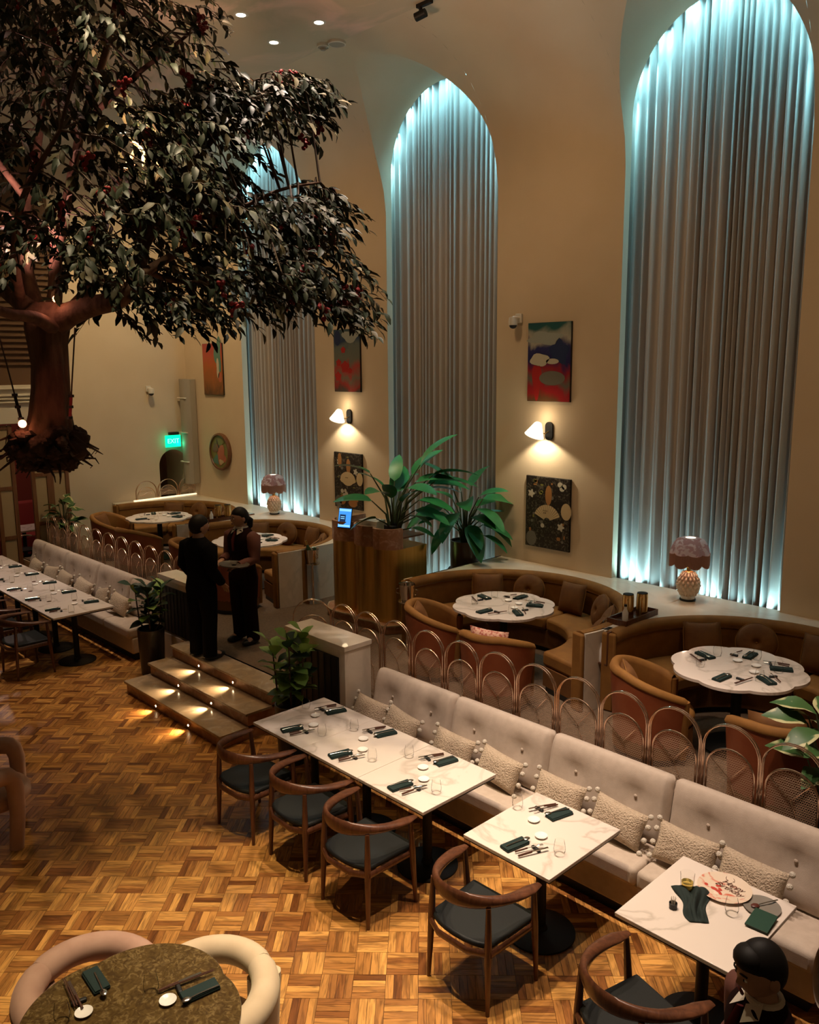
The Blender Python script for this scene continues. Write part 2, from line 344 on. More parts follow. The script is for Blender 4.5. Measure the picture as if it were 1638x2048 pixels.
# parquet: grain runs along U, tone differs from slat to slat
def parquet_mat():
    m = bpy.data.materials.new('parquet'); m.use_nodes = True; MATS['parquet'] = m; nt = m.node_tree; b = nt.nodes['Principled BSDF']; N = nt.nodes.new; L = nt.links.new
    uv = N('ShaderNodeUVMap'); oi = N('ShaderNodeObjectInfo'); ge = N('ShaderNodeNewGeometry')
    ad = N('ShaderNodeMath'); L(oi.outputs['Random'], ad.inputs[0]); L(ge.outputs['Random Per Island'], ad.inputs[1])
    fr = N('ShaderNodeMath'); fr.operation = 'FRACT'; L(ad.outputs[0], fr.inputs[0])
    ml = N('ShaderNodeMath'); ml.operation = 'MULTIPLY'; ml.inputs[1].default_value = 91.0; L(fr.outputs[0], ml.inputs[0])
    mp = N('ShaderNodeMapping'); mp.inputs['Scale'].default_value = (5, 42, 1); L(uv.outputs[0], mp.inputs[0]); L(ml.outputs[0], mp.inputs['Location'])
    n = N('ShaderNodeTexNoise'); n.inputs['Scale'].default_value = 1; n.inputs['Detail'].default_value = 5; n.inputs['Distortion'].default_value = 1.1; L(mp.outputs[0], n.inputs['Vector'])
    tone = N('ShaderNodeValToRGB'); e = tone.color_ramp.elements
    e[0].position = 0; e[0].color = (.18, .064, .016, 1); e[1].position = 1; e[1].color = (.68, .36, .10, 1)
    for p, c in ((.12, (.26, .10, .026)), (.35, (.42, .19, .05)), (.7, (.53, .26, .07))): k = e.new(p); k.color = (*c, 1)
    L(fr.outputs[0], tone.inputs[0])
    rp = N('ShaderNodeValToRGB'); rp.color_ramp.elements[0].position = .32; rp.color_ramp.elements[0].color = (.48, .44, .42, 1); rp.color_ramp.elements[1].position = .58; rp.color_ramp.elements[1].color = (1.12, 1.08, 1.0, 1)
    L(n.outputs[0], rp.inputs[0])
    mx = N('ShaderNodeMix'); mx.data_type = 'RGBA'; mx.blend_type = 'MULTIPLY'; mx.inputs[0].default_value = 1; L(tone.outputs[0], mx.inputs[6]); L(rp.outputs[0], mx.inputs[7])
    L(mx.outputs[2], b.inputs['Base Color']); b.inputs['Roughness'].default_value = .33; b.inputs['Specular IOR Level'].default_value = .4
parquet_mat()
# ---------------------------------------------------------------- setting
WY, Z0, RC = 8.733, 6.033, 1.716           # wall plane, start of the cove, cove radius
ZP, ZL, XE = .44, 1.25, -15.72             # platform level, ledge level, end wall
WIN = [(-13.591, -11.353), (-9.550, -7.385), (-5.500, -3.438)]; ZS = 6.626
def st(o): o['kind'] = 'structure'; return o
def wall_y(z): return WY if z <= Z0 else WY - (RC - math.sqrt(max(0, RC * RC - (z - Z0) ** 2)))
def prof(z):
    return (wall_y(z), z)
def wall_back():
    mb = MB(); XR = 3.5
    edges = [XE] + [x for w_ in WIN for x in w_] + [XR]
    full = [-.1, 1, 2, 3, 4, 5, 5.6, Z0] + [Z0 + RC * math.sin(PI / 2 * k / 14) for k in range(1, 15)]
    for i in range(0, len(edges), 2):
        a, b = edges[i], edges[i + 1]; n = max(2, int((b - a) / .6))
        mb.grid(lambda u, v: (lerp(a, b, u), *prof(full[round(v * (len(full) - 1))])), n, len(full) - 1)
    for a, b in WIN:
        c, r = (a + b) / 2, (b - a) / 2; n = 40
        def col(u, v):
            t = PI * (1 - u); x = c + r * math.cos(t); z = ZS + r * math.sin(t)
            zz = Z0 + RC * math.sin(lerp(math.asin((min(z, CEIL - .002) - Z0) / RC), PI / 2, v)); return (x, wall_y(zz), zz)
        mb.grid(col, n, 10)
        pth = [(a, z) for z in (-.1, 1, 2, 3, 4, 5, 5.6, 6.1, 6.4)] + [(c + r * math.cos(PI * (1 - k / n)), ZS + r * math.sin(PI * (1 - k / n))) for k in range(n + 1)] + [(b, z) for z in (6.4, 6.1, 5.6, 5, 4, 3, 2, 1, -.1)]
        m = len(pth) - 1
        mb.grid(lambda u, v: (pth[round(u * m)][0], lerp(wall_y(min(pth[round(u * m)][1], CEIL - .002)), 8.845, v), pth[round(u * m)][1]), m, 6)
    return st(mb.build('wall_back', 'plaster', ang=30))
wall_back()
mb = MB(); mb.add([(XE, -2.5, CEIL), (3.5, -2.5, CEIL), (3.5, WY - RC, CEIL), (XE, WY - RC, CEIL)], [(0, 1, 2, 3)]); st(mb.build('ceiling', 'ceiling_paint'))
# end wall with its arched doorway (x = XE), opening to the next room on the near side
def wall_end():
    mb = MB(); d0, d1 = 8.03, 8.66; c, r = (d0 + d1) / 2, (d1 - d0) / 2; zs = 1.89
    top = lambda y: CEIL if y < WY - RC else Z0 + math.sqrt(max(0, RC * RC - (y - (WY - RC)) ** 2))
    def strip(ya, yb, za, zb, n=8):
        mb.grid(lambda u, v: (XE, lerp(ya, yb, u), lerp(za(lerp(ya, yb, u)), zb(lerp(ya, yb, u)), v)), n, 2)
    z0 = lambda y: -.1
    strip(6.17, 7.017, z0, top, 6); strip(7.017, d0, z0, top, 10); strip(d1, WY, z0, top, 6)
    arch = lambda y: zs + math.sqrt(max(0, r * r - (y - c) ** 2))
    for k in range(20):
        ya, yb = [c - r * math.cos(PI * (k + j) / 20) for j in (0, 1)]; mb.add([(XE, ya, arch(ya)), (XE, yb, arch(yb)), (XE, yb, top(yb)), (XE, ya, top(ya))], [(0, 1, 2, 3)])
    pth = [(d0, .3)] + [(c - r * math.cos(PI * k / 20), zs + r * math.sin(PI * k / 20)) for k in range(21)] + [(d1, .3)]
    mb.grid(lambda u, v: (XE - .9 * v, *pth[round(u * 22)]), 22, 2)
    return st(mb.build('wall_end', 'plaster', ang=30))
wall_end()
st(MB().box((XE - .93, 8.34, 1.25), (.05, .9, 2.4)).build('door_1', 'timber'))
# beyond the opening: brown upper wall with louvres, white lintel with mouldings
uw = st(MB().box((XE - .1, 2.6, 5.66), (.2, 7.14, 4.16)).build('wall_left', 'brown_wall'))
for k in range(26): MB().box((XE + .02, 5.35, 3.95 + k * .1), (.05, 1.5, .035)).build('slat', 'brown_wall', uw, rot=None)
li = st(MB().box((XE - .05, 2.75, 3.24), (.3, 6.8, .68)).build('trim_1', 'white_trim', bev=.01))
for z in (3.52, 3.40, 3.34, 3.28): MB().box((XE + .13, 2.75, z), (.05, 6.8, .03)).build('moulding', 'white_trim', li, bev=.008)
# far room seen through the folding screens
st(MB().box((XE - 4, 4.4, 1.6), (.1, 5, 3.4)).build('wall_far_room', 'red_wall'))
st(MB().box((XE - 2.1, 4.4, -.06), (4.2, 5, .1)).build('floor_far_room', 'carpet'))
point('far_room_lamp', (XE - 1.8, 5.0, 2.7), 34, (1, .7, .6), .1)
# platform
pl = MB()
pl.prism([(XE, 5.22), (-10.05, 5.22), (-10.05, 4.98), (-9.31, 4.98), (-9.31, 5.04), (-7.14, 5.04), (-7.14, 5.22), (3.5, 5.22), (3.5, WY + .5), (XE, WY + .5)], 0.0, ZP - .02); st(pl.build('platform', 'ledge_marble'))
cp = MB().prism([(XE, 5.24), (-9.0, 5.24), (-9.0, 5.04), (-7.16, 5.04), (-7.16, 5.24), (3.5, 5.24), (3.5, WY + .5), (XE, WY + .5)], ZP - .02, ZP); st(cp.build('floor_platform', 'carpet'))
# lower floor
fl = st(MB().box((-7, 1.4, -.03), (22, 8.4, .044)).build('floor', 'subfloor'))
def slat_mesh(name, rects):
    mb = MB(); mb.uv = []
    for (cx, cy, ang, ru, rv) in rects:
        ca, sa = math.cos(ang), math.sin(ang); hl, hw = .1031, .0254; o = len(mb.v)
        for z, e in ((-.008, 0), (0, .0006)):
            for a, b in ((-1, -1), (1, -1), (1, 1), (-1, 1)):
                x, y = a * (hl - e), b * (hw - e); mb.v.append((cx + x * ca - y * sa, cy + x * sa + y * ca, z)); mb.uv.append((x + ru, y + rv))
        mb.f += [(o + 4, o + 5, o + 6, o + 7)] + [(o + i, o + (i + 1) % 4, o + 4 + (i + 1) % 4, o + 4 + i) for i in range(4)]
    return mb.mesh(name, smooth=False)
def parquet():
    B = .2075; d1 = Vector((1, 1)) / 2 ** .5; d2 = Vector((-1, 1)) / 2 ** .5; rows = []
    for i in range(-60, 50):
        for j in range(-10, 70):
            c = d1 * (-.897 + (i + .5) * B) + d2 * (4.977 + (j + .5) * B)
            if not (-15.7 < c.x < 2.6 and -.6 < c.y < 5.3): continue
            u, v = pix((c.x, c.y, 0))
            if not (-90 < u < 1728 and 1100 < v < 2190): continue
            ang = PI / 4 + (PI / 2 if (i + j) % 2 else 0); nrm = Vector((-math.sin(ang), math.cos(ang)))
            for k in range(4):
                p = c + nrm * ((k - 1.5) * B / 4); rows.append(((p - Vector((0, 0))).length, p.x, p.y, ang, u, v))
    # the nearest slats in clear view are single pieces
    def clear(r): u, v = r[4], r[5]; return 0 < u < 1638 and 1500 < v < 2048 and not (v > 1880 and u < 560) and not (u > 900 and v < 1800) and not (u > 1150) and not (u > 430 and v < 1700)
    cl = sorted([r for r in rows if clear(r)]); near = set(cl[:300])
    me = slat_mesh('slat', [(0, 0, 0, 0, 0)]); me.materials.append(MATS['parquet'])
    for r in near: o = obj('slat', me, None, fl, loc=(r[1], r[2], 0), rot=(0, 0, r[3]))
    rest = [(r[1], r[2], r[3], 0, 0) for r in rows if r not in near]
    o = obj('parquet_slats', slat_mesh('parquet_slats', rest), 'parquet', fl); o['kind'] = 'stuff'
parquet()
# ---------------------------------------------------------------- curtains and their light strips
def curtain(i, a, b, zb, label):
    rnd = random.Random(i + 3); x0, x1, zt = a - .3, b + .3, ZS + (b - a) / 2 + .3; W = x1 - x0
    n = 27; folds = [rnd.choice((.5, .65, .8, 1.0, 1.2, 1.5)) for _ in range(n)]; s = sum(folds); cum = [0]
    for f in folds: cum.append(cum[-1] + f / s)
    amp = [rnd.uniform(.03, .068) for _ in range(n + 1)]; drift = [rnd.uniform(-.035, .035) for _ in range(n + 1)]
    NU, NV = n * 14, 14
    def g(u, v):
        k = min(n - 1, int(u * n + 1e-9)); t = u * n - k; z = lerp(zb, zt, v); low = (1 - v) ** 3
        x = x0 + W * lerp(cum[k], cum[k + 1], t) + lerp(drift[k], drift[k + 1], t) * low; a_ = lerp(amp[k], amp[k + 1], t) * (.8 + .5 * low)
        c = math.cos(2 * PI * t); return (x, 9.03 + a_ * (abs(c) ** .7) * (1 if c > 0 else -1), z)
    root = thing('window_curtain', label, 'curtain', (0, 0, 0), 0, 'pleated curtains in the arched windows')
    MB().grid(g, NU, NV).build('pleated_cloth', 'curtain', root, ang=80)
    MB().tube([(x0 - .05, 9.1, zt + .02), (x1 + .05, 9.1, zt + .02)], .02, 8).build('rail', 'black_metal', root)
    return root
curtain(0, *WIN[0], ZP + .001, 'grey pleated curtain in the arched window behind the tree branches')
curtain(1, *WIN[1], ZP + .001, 'grey pleated curtain in the arched window behind the tall potted plants')
curtain(2, *WIN[2], ZP + .001, 'wide grey pleated curtain in the large arched window beside the fan picture')
LEDTOP, LEDBOT = (.30, .80, 1.0), (.42, .86, 1.0)
for i, (a, b) in enumerate(WIN):
    c, r = (a + b) / 2, (b - a) / 2
    led = thing('light_strip', ['cyan light strip round the head of the arched window behind the tree', 'cyan light strip round the head of the middle arched window', 'cyan light strip round the head of the largest arched window'][i], 'light strip')
    MB().tube([(c + (r + .045) * math.cos(t), 8.868, ZS + (r + .045) * math.sin(t)) for t in [PI * k / 30 for k in range(31)]], .008, 6).build('tube', 'led_cyan', led)
    MB().tube([(a - .05, 8.868, z) for z in (1.3, 3, 5, ZS)], .004, 6).build('tube', 'led_dim', led)
    n = 9
    for k in range(n):
        t = PI * (k + .5) / n; p = Vector((c + (r + .15) * math.cos(t), 8.875, ZS + (r + .15) * math.sin(t)))
        area('curtain_head_light', p, p + Vector((-.35 * math.cos(t), .10, -1.0)), .3, .03, 9, LEDTOP, 130)
    if i != 1:
        for k in range(6): x = lerp(a, b, (k + .5) / 6); area('curtain_foot_light', (x, 8.93, 1.13), (x, 8.99, 1.5), [.2, .1, .16, .2, .1, .16][k], .03, [9, .8, 3.2, 5.6, 1, 4][k], LEDBOT, 110)
for x, e in ((-9.0, 2), (-8.45, 3), (-7.85, 7), (-7.55, 2.5)): area('curtain_foot_light', (x, 8.86, .5), (x, 9.0, .9), .2, .05, e, LEDBOT, 150)
# ---------------------------------------------------------------- ceiling fittings
DL = ['first sofa table from the steps', 'third sofa table from the steps', 'single square sofa table', 'table with the dessert plate', 'parquet aisle by the long table', 'parquet aisle by the last table', 'far table row near the stairs', 'middle of the far table row', 'end of the far table row', 'booth by the largest window', 'booth by the fan picture', 'booth behind the waitress', 'farthest booth', 'marble steps']
for i, (x, y, wt, dg, c) in enumerate(DOWN):
    o = thing('recessed_downlight', 'round recessed ceiling downlight ' + ['', 'by the tree'][0], 'downlight', (x, y, CEIL), 0, 'ceiling downlights')
    MB().lathe([(.055, -.004), (.075, -.006), (.085, 0)], 20).build('trim_ring', 'white_plastic', o); MB().lathe([(.0, -.003), (.055, -.003)], 20).build('lens', 'downlight_glow', o)
    o['label'] = {-8.605: 'bright recessed ceiling downlight close to the tree top, leftmost of three', -8.181: 'bright recessed ceiling downlight left of the smoke detector', -9.026: 'bright recessed ceiling downlight below the two others'}.get(x) or 'recessed ceiling downlight over the ' + DL[i]
for (x, y, r, lab, cat, nm) in ((-8.68, 6.93, .075, 'small round smoke detector on the ceiling beside the speaker grille', 'smoke detector', 'smoke_detector'), (-8.50, 7.0, .11, 'round ceiling speaker grille above the middle arched window', 'speaker', 'ceiling_speaker')):
    o = thing(nm, lab, cat, (x, y, CEIL - .02)); MB().lathe([(r, .02), (r, -.01), (r * .9, -.016), (r * .86, -.008)], 24).build('rim', 'white_plastic', o)
    if nm == 'ceiling_speaker': MB().lathe([(0, -.008), (r * .86, -.008)], 24).build('grille', 'panel_grey', o)
    else: MB().lathe([(0, -.05), (.03, -.045), (.035, -.02), (r * .86, -.008)], 20).build('sensor', 'panel_grey', o)
o = thing('track_spotlight', 'black track spotlight hanging from the ceiling over the middle window', 'spotlight', (-6.97, 6.98, CEIL)); MB().box((0, 0, -.02), (.22, .05, .04)).build('track', 'black_metal', o, bev=.005); MB().tube([(-.06, 0, -.03), (-.06, 0, -.1)], .02, 8).build('stem', 'black_metal', o); MB().tube([(-.12, -.02, -.13), (.0, .02, -.1)], .045, 12).build('head', 'black_metal', o)
# ---------------------------------------------------------------- stairs between the two low pillars
def stairs():
    t = thing('staircase', 'three low marble steps with small lights leading up to the platform', 'stairs', (0, 0, 0))
    X0, X1 = -9.3, -7.12; ys = (4.118, 4.435, 4.741, 5.04); zs = (0, .145, .29, .44)
    for k in range(3):
        MB().box(((X0 + X1) / 2, (ys[k] + .02 + 5.04) / 2, (zs[k] + zs[k + 1] - .03) / 2), (X1 - X0 - .02, 5.04 - ys[k] - .04, zs[k + 1] - .03 - zs[k] - .001)).build('riser', 'brown_marble', t)
        MB().box(((X0 + X1) / 2, (ys[k] + ys[k + 1] + .03) / 2, zs[k + 1] - .015), (X1 - X0, ys[k + 1] - ys[k] + .03, .03)).build('tread', 'tread_marble', t, bev=.004)
        for x in ((-8.525, -7.79), (-8.57, -7.835), (-8.62, -7.87))[k]:
            z = (zs[k] + zs[k + 1]) / 2 - .02
            s = MB().tube([(x, ys[k] + .03, z), (x, ys[k] + .012, z)], .017, 12).build('step_light', 'chrome', t)
            MB().tube([(x, ys[k] + .02, z), (x, ys[k] + .010, z)], .011, 10).build('bulb', 'bulb_step', s)
            spot('step_beam', (x, ys[k] + .004, z), (x - .16, ys[k] - .5, z - .05), 26, 100, .9, (1, .70, .40), .012)
stairs()
# ---------------------------------------------------------------- low pillars
def pillar(x0, x1, y0, y1, z0, zt, label):
    t = thing('low_pillar', label, 'pillar', ((x0 + x1) / 2, (y0 + y1) / 2, z0)); w_, d, h = x1 - x0, y1 - y0, zt - z0
    MB().box((0, 0, (h - .05) / 2), (w_, d, h - .05)).build('body', 'ledge_marble', t, bev=.004)
    MB().box((0, 0, h - .025), (w_ + .02, d + .02, .05)).build('cap', 'ledge_marble', t, bev=.004)
    p = MB().box((-.04, -d / 2 - .006, (h - .12) / 2), (w_ - .10, .012, h - .14)).build('front_panel', 'black_panel', t, label='matt black front panel')
    for k in range(9): MB().box((-.04 - (w_ - .14) / 2 + (w_ - .14) * k / 8, -d / 2 - .014, (h - .12) / 2), (.012, .008, h - .16)).build('rib', 'black_panel', p)
pillar(-6.92, -5.96, 4.84, 5.17, 0, 1.21, 'low pale stone pillar with black front at the end of the long sofa')
pillar(-10.0, -9.14, 5.0, 5.26, ZP, 1.2, 'low pale stone pillar with black front behind the man in black')
# ---------------------------------------------------------------- dining chair (round armchair)
def make_chair():
    t = thing('dining_armchair', 'x', 'chair', (0, 0, 0), 0, 'walnut armchairs along the sofa tables')
    n = 28; pts = []; hw = []
    for k in range(n + 1):
        a = PI * (k / n); x = -.30 * math.cos(a); y = .20 - .50 * math.sin(a) ** .75; s = math.sin(a)
        pts.append((x, y, .70 + .035 * s)); hw.append(s)
    def g(u, v):
        k = round(u * n); p = Vector(pts[k]); q = Vector(pts[min(n, k + 1)]) - Vector(pts[max(0, k - 1)]); nn = Vector((-q.y, q.x, 0)).normalized()
        s = hw[k]; wd = lerp(.046, .016, s ** 1.5); ht = lerp(.015, .056, s ** 1.5); e = 1 if 0 < k < n else .45
        a = 2 * PI * v; return p + nn * wd * e * math.cos(a) + Vector((0, 0, ht * e * math.sin(a)))
    arm = MB().grid(g, n, 12, wv=True); o = arm.build('armrest', 'walnut', t, ang=70)
    def leg(x, y, x2, y2, zt): return MB().tube([(x, y, 0), (lerp(x, x2, .3), lerp(y, y2, .3), .2), (lerp(x, x2, .62), lerp(y, y2, .62), .43), (x2, y2, zt)], [.013, .019, .024, .016], 10)
    for sx in (-1, 1):
        leg(sx * .272, .225, sx * .283, .165, .70).build('leg', 'walnut', t); leg(sx * .245, -.225, sx * .225, -.20, .70).build('leg', 'walnut', t)
    ap = MB(); ap.tube([(-.26, .215, .405), (.26, .215, .405)], .026, 8, flat=(.5, 1)); ap.tube([(-.25, -.21, .405), (-.12, -.27, .40), (.12, -.27, .40), (.25, -.21, .405)], .026, 8, flat=(.5, 1))
    for sx in (-1, 1): ap.tube([(sx * .268, .21, .405), (sx * .25, -.21, .405)], .026, 8, flat=(.5, 1))
    ap.build('seat_frame', 'walnut', t)
    poly = [(-.262, .235), (.262, .235), (.245, -.17)] + [(.245 * math.cos(PI * k / 10), -.17 - .095 * math.sin(PI * k / 10)) for k in range(1, 10)] + [(-.245, -.17)]
    MB().prism(poly, .425, .462).build('seat', 'black_leather', t, bev=.016, seg=3)
    return t
chair0 = make_chair(); used = [0]
def chair(x, y, rz, label):
    if not used[0]: used[0] = 1; chair0.location = (x, y, 0); chair0.rotation_euler = (0, 0, rz); chair0['label'] = label; return chair0
    return dup(chair0, (x, y, 0), rz, label)
SEAT = ['beside the steps', 'second from the steps', 'third from the steps']
for k, (x, y) in enumerate(((-5.68, 3.61), (-4.96, 3.64), (-4.23, 3.60))): chair(x, y, R([3, -2, 2][k]), 'walnut armchair with black leather seat at the long table, ' + SEAT[k])
chair(-3.13, 3.60, R(1), 'walnut armchair with black leather seat facing the single square table')
chair(-1.97, 3.53, R(-16), 'walnut armchair turned slightly at the table with the dessert plate')
chair(-10.85, 3.55, R(2), 'walnut armchair nearest the stairs on the far table row')
chair(-11.7, 3.5, R(-3), 'walnut armchair second from the stairs on the far table row'); chair(-12.5, 3.52, R(2), 'walnut armchair third from the stairs on the far table row')
# ---------------------------------------------------------------- square tables
def make_table(w_, d):
    t = thing('dining_table', 'x', 'table', (0, 0, 0), 0, 'square marble tables along the sofas')
    MB().box((0, 0, .7375), (w_ - .004, d, .025)).build('tabletop', 'white_marble', t, bev=.003)
    MB().box((0, 0, .718), (w_ - .02, d - .02, .014)).build('under_board', 'black_panel', t)
    MB().tube([(0, 0, .02), (0, 0, .71)], .037, 16).build('column', 'black_metal', t)
    MB().lathe([(0, 0), (.24, 0), (.24, .012), (.20, .02), (.05, .03), (.04, .06), (0, .06)], 36).build('base', 'black_metal', t)
    return t
tb = make_table(.717, .80); TR = [(-5.66, 4.22), (-4.945, 4.22), (-4.228, 4.22), (-3.127, 4.22), (-1.965, 4.24)]
TN = ['white marble table nearest the steps, joined into a long table', 'white marble table in the middle of the joined long table', 'white marble table ending the joined long table', 'single white marble table laid for two before the sofa', 'white marble table with leftover dessert plate and crumpled napkin']
for k, (x, y) in enumerate(TR):
    if k == 0: tb.location = (x, y, 0); tb['label'] = TN[0]
    else: dup(tb, (x, y, 0), 0, TN[k])
TL = [(-10.81 - .719 * k, 4.17) for k in range(6)]
for k, (x, y) in enumerate(TL): dup(tb, (x, y, 0), 0, ORD[k] + ' white marble table from the stairs in the far table row')
# ---------------------------------------------------------------- long sofas
def cushion_back(w_, h=.52, t=.17, btn=(-.25, .25)):
    """fat back cushion, leaning; front face at -y, with button dimples"""
    def g(i, j):
        a = 2 * PI * j; u = 2 * i - 1
        cx, cz = math.cos(a), math.sin(a); sx = abs(cx) ** .55 * (1 if cx > 0 else -1); sz = abs(cz) ** .62 * (1 if cz > 0 else -1)
        e = (1 - abs(u) ** 9) ** .35 if abs(u) < 1 else 0; e = .72 + .28 * e if abs(u) < .999 else .0
        y = sx * t / 2 * e; z = sz * h / 2 * (.9 + .1 * e)
        if sx < 0:
            for b in btn: y += .05 * math.exp(-(((u * w_ / 2 - b * w_) / .10) ** 2 + ((z - .03) / .07) ** 2))
            y += .012 * math.exp(-((z - .03) / .05) ** 2)
        return (u * w_ / 2, y, z)
    return MB().grid(g, 36, 28, wv=True)
def sofa(name, label, xs, y0, arm_l, arm_r):
    xa, xb = xs[0], xs[-1]; t = thing(name, label, 'sofa', ((xa + xb) / 2, y0, 0)); cx = (xa + xb) / 2
    MB().box((0, .23, .055), (xb - xa - .1, .44, .11)).build('plinth', 'black_panel', t)
    MB().box((0, .21, .21), (xb - xa, .50, .22)).build('base', 'sofa_cloth', t, bev=.02)
    MB().box((0, .46, .52), (xb - xa, .10, .72)).build('back_frame', 'sofa_cloth', t, bev=.03)
    for a, b in zip(xs, xs[1:]):
        MB().box(((a + b) / 2 - cx, .16, .385), (b - a - .008, .50, .14)).build('seat_cushion', 'sofa_cloth', t, bev=.035, seg=4)
        bc = cushion_back(b - a - .006).build('back_cushion', 'sofa_cloth', t, loc=((a + b) / 2 - cx, .375, .70), rot=(R(-13), 0, 0), ang=80)
        for q in (-.25, .25): MB().ball((q * (b - a - .006), -.045, .03), (.014, .009, .014), 10, 6).build('button', 'sofa_cloth', bc)
    for s, on in ((-1, arm_l), (1, arm_r)):
        if on: MB().grid(lambda u, v: (s * ((xb - xa) / 2 + .055) + .062 * math.cos(2 * PI * u), lerp(-.09, .42, v), .36 + (.22 + .10 * v) * math.sin(2 * PI * u) * (1 if math.sin(2 * PI * u) > 0 else 1)), 20, 8, wu=True).build('arm', 'sofa_cloth', t, ang=80)
    return t
sofa('banquette_sofa', 'long beige button-back sofa behind the nearer row of marble tables', [-5.84, -4.80, -3.74, -2.685, -1.50], 4.77, 0, 1)
sofa('banquette_sofa', 'long beige button-back sofa against the far row of arched screens', [-14.7, -14.2, -13.24, -12.06, -10.98, -10.22], 4.72, 0, 0)
def make_throw(w_=.44, h=.27):
    t = thing('lumbar_cushion', 'x', 'cushion', (0, 0, 0), 0, 'fluffy beige cushions on the sofas')
    MB().pillow(w_, h, .15, 12, 3).build('pad', 'teddy', t, ang=80)
    for sx in (-1, 1):
        for z in (-.13, -.035, .06, .135): MB().ball((sx * (w_ / 2 + .012 - abs(z) * .03), 0, z), .021, 10, 8).build('pompom', 'pompom', t)
    return t
th = make_throw(); POS = [(-5.70, 5.0), (-5.27, 5.0), (-4.62, 5.0), (-4.10, 5.0), (-3.50, 5.0), (-2.98, 5.0), (-2.45, 5.0), (-2.0, 5.0)]
for k, (x, y) in enumerate(POS):
    o = th if k == 0 else dup(th, (0, 0, 0))
    o.location = (x, 4.925, .60); o.rotation_euler = (R(-24), R([3, 6, 4, 5, 2, 4, 3, 2][k]), R([2, -4, 3, -3, 2, -2, 3, 0][k])); o['label'] = ORD[k] + ' fluffy beige pompom cushion from the pillar on the nearer sofa'
for k, x in enumerate((-10.98, -11.54, -12.2, -12.9, -13.45, -14.1)):
    o = dup(th, (x, 4.88, .60)); o.rotation_euler = (R(-24), R([8, -14, 10, 6, -6, 4][k]), R([6, -5, 4, 0, 5, -3][k])); o['label'] = ORD[k] + ' fluffy beige pompom cushion from the stairs on the far sofa'
# ---------------------------------------------------------------- arched rose-metal screens
def arch_path(w_, h, n=14): return [(-w_ / 2, 0, 0), (-w_ / 2, 0, (h - w_ / 2) * .5)] + [(-w_ / 2 * math.cos(PI * k / n), 0, h - w_ / 2 + w_ / 2 * math.sin(PI * k / n)) for k in range(n + 1)] + [(w_ / 2, 0, (h - w_ / 2) * .5), (w_ / 2, 0, 0)]
def make_screen(W, H, h2, low=False):
    t = thing('arch_screen', 'x', 'screen', (0, 0, 0), 0, 'arched rose-metal screen panels')
    for dy in (-.013, .013): MB().tube([(x, y + dy, z) for x, y, z in arch_path(W, H)], .0062, 8).build('outer_hoop', 'rose_metal', t)
    ih = MB().tube(arch_path(W - .055, h2), .008, 8).build('inner_hoop', 'rose_metal', t)
    iw, mb = W - .075, MB(); hh = h2 - .01; rad = iw / 2
    zt = lambda x: hh - rad + math.sqrt(max(0, rad * rad - x * x))
    def xw(z): return rad if z < hh - rad else math.sqrt(max(0, rad * rad - (z - hh + rad) ** 2))
    z = .05
    while z < hh - .01:
        a = xw(z)
        if a > .02: mb.add([(-a, .001, z), (a, .001, z), (a, .001, z + .0035), (-a, .001, z + .0035)], [(0, 1, 2, 3)])
        z += .0165
    for s in (-1, 1):
        k = -60
        while k < 80:
            c = k * .024; p0 = None; q = []
            for i in range(41):
                x = -rad + 2 * rad * i / 40; zz = c + s * x * 1.55
                if .04 < zz < zt(x): q.append((x, zz))
            if len(q) > 1: (xa, za), (xb, zb) = q[0], q[-1]; mb.add([(xa, s * .0015, za), (xb, s * .0015, zb), (xb, s * .0015, zb + .0035), (xa, s * .0015, za + .0035)], [(0, 1, 2, 3)])
            k += 1
    cm = mb.build('cane_mesh', 'cane', t, smooth=False); cm['kind'] = 'stuff'
    de = MB(); b = [(-rad * .9, -.006, hh * .95 - rad * .3), (0, -.006, hh * .72), (rad * .5, -.006, hh * .45), (rad * .6, -.006, .1)]; de.tube(b, .003, 5)
    de.tube([(rad * .7, -.006, hh - rad * .4), (0, -.006, hh * .72)], .003, 5); de.tube([(-rad * .8, -.006, .1), (-rad * .6, -.006, hh * .35), (0, -.006, hh * .55), (rad * .6, -.006, hh * .5)], .003, 5); de.build('curved_inlay', 'rose_metal', t)
    if not low: MB().box((0, 0, .008), (W + .02, .07, .016)).build('foot_rail', 'rose_metal', t)
    return t
S1 = make_screen(.405, .925, .745)
SX = [-6.568, -6.187, -5.76, -5.32, -4.89, -4.463, -4.043, -3.625, -3.207, -2.785, -2.36, -1.94, -1.52, -1.10]
S1.location = (-7.08, 5.30, ZP); S1.rotation_euler = (0, 0, R(50)); S1['label'] = 'arched rose-metal screen panel angled round the back of the pillar'
for k, x in enumerate(SX): dup(S1, (x * 1.014, 5.41, ZP), 0, ORD[k] + ' arched cane screen panel in the row behind the nearer sofa')
for k in range(11): dup(S1, (-10.04 - .453 * k, 5.37, ZP), 0, ORD[k] + ' arched cane screen panel from the stairs behind the far sofa')
S2 = make_screen(.44, .36, .24, True)
for k in range(3):
    o = S2 if k == 0 else dup(S2, (0, 0, 0)); o.location = (-15.55, 7.63 + .47 * k, ZL + .02); o.rotation_euler = (0, 0, R(90)); o['label'] = ['short arched screen on the far booth ledge beside the table lamps of the hall', '', ''][0]
    o['label'] = ['short arched ledge screen farthest from the wall corner', 'short arched ledge screen between its two neighbours below the exit sign', 'short arched ledge screen next to the grey wall column'][k]
lr = thing('light_strip', 'glowing white strip under the short arched ledge screens', 'light strip', (-15.55, 8.06, ZL)); MB().box((0, 0, .012), (.05, 1.4, .022)).build('tube', 'led_warm', lr, bev=.004)
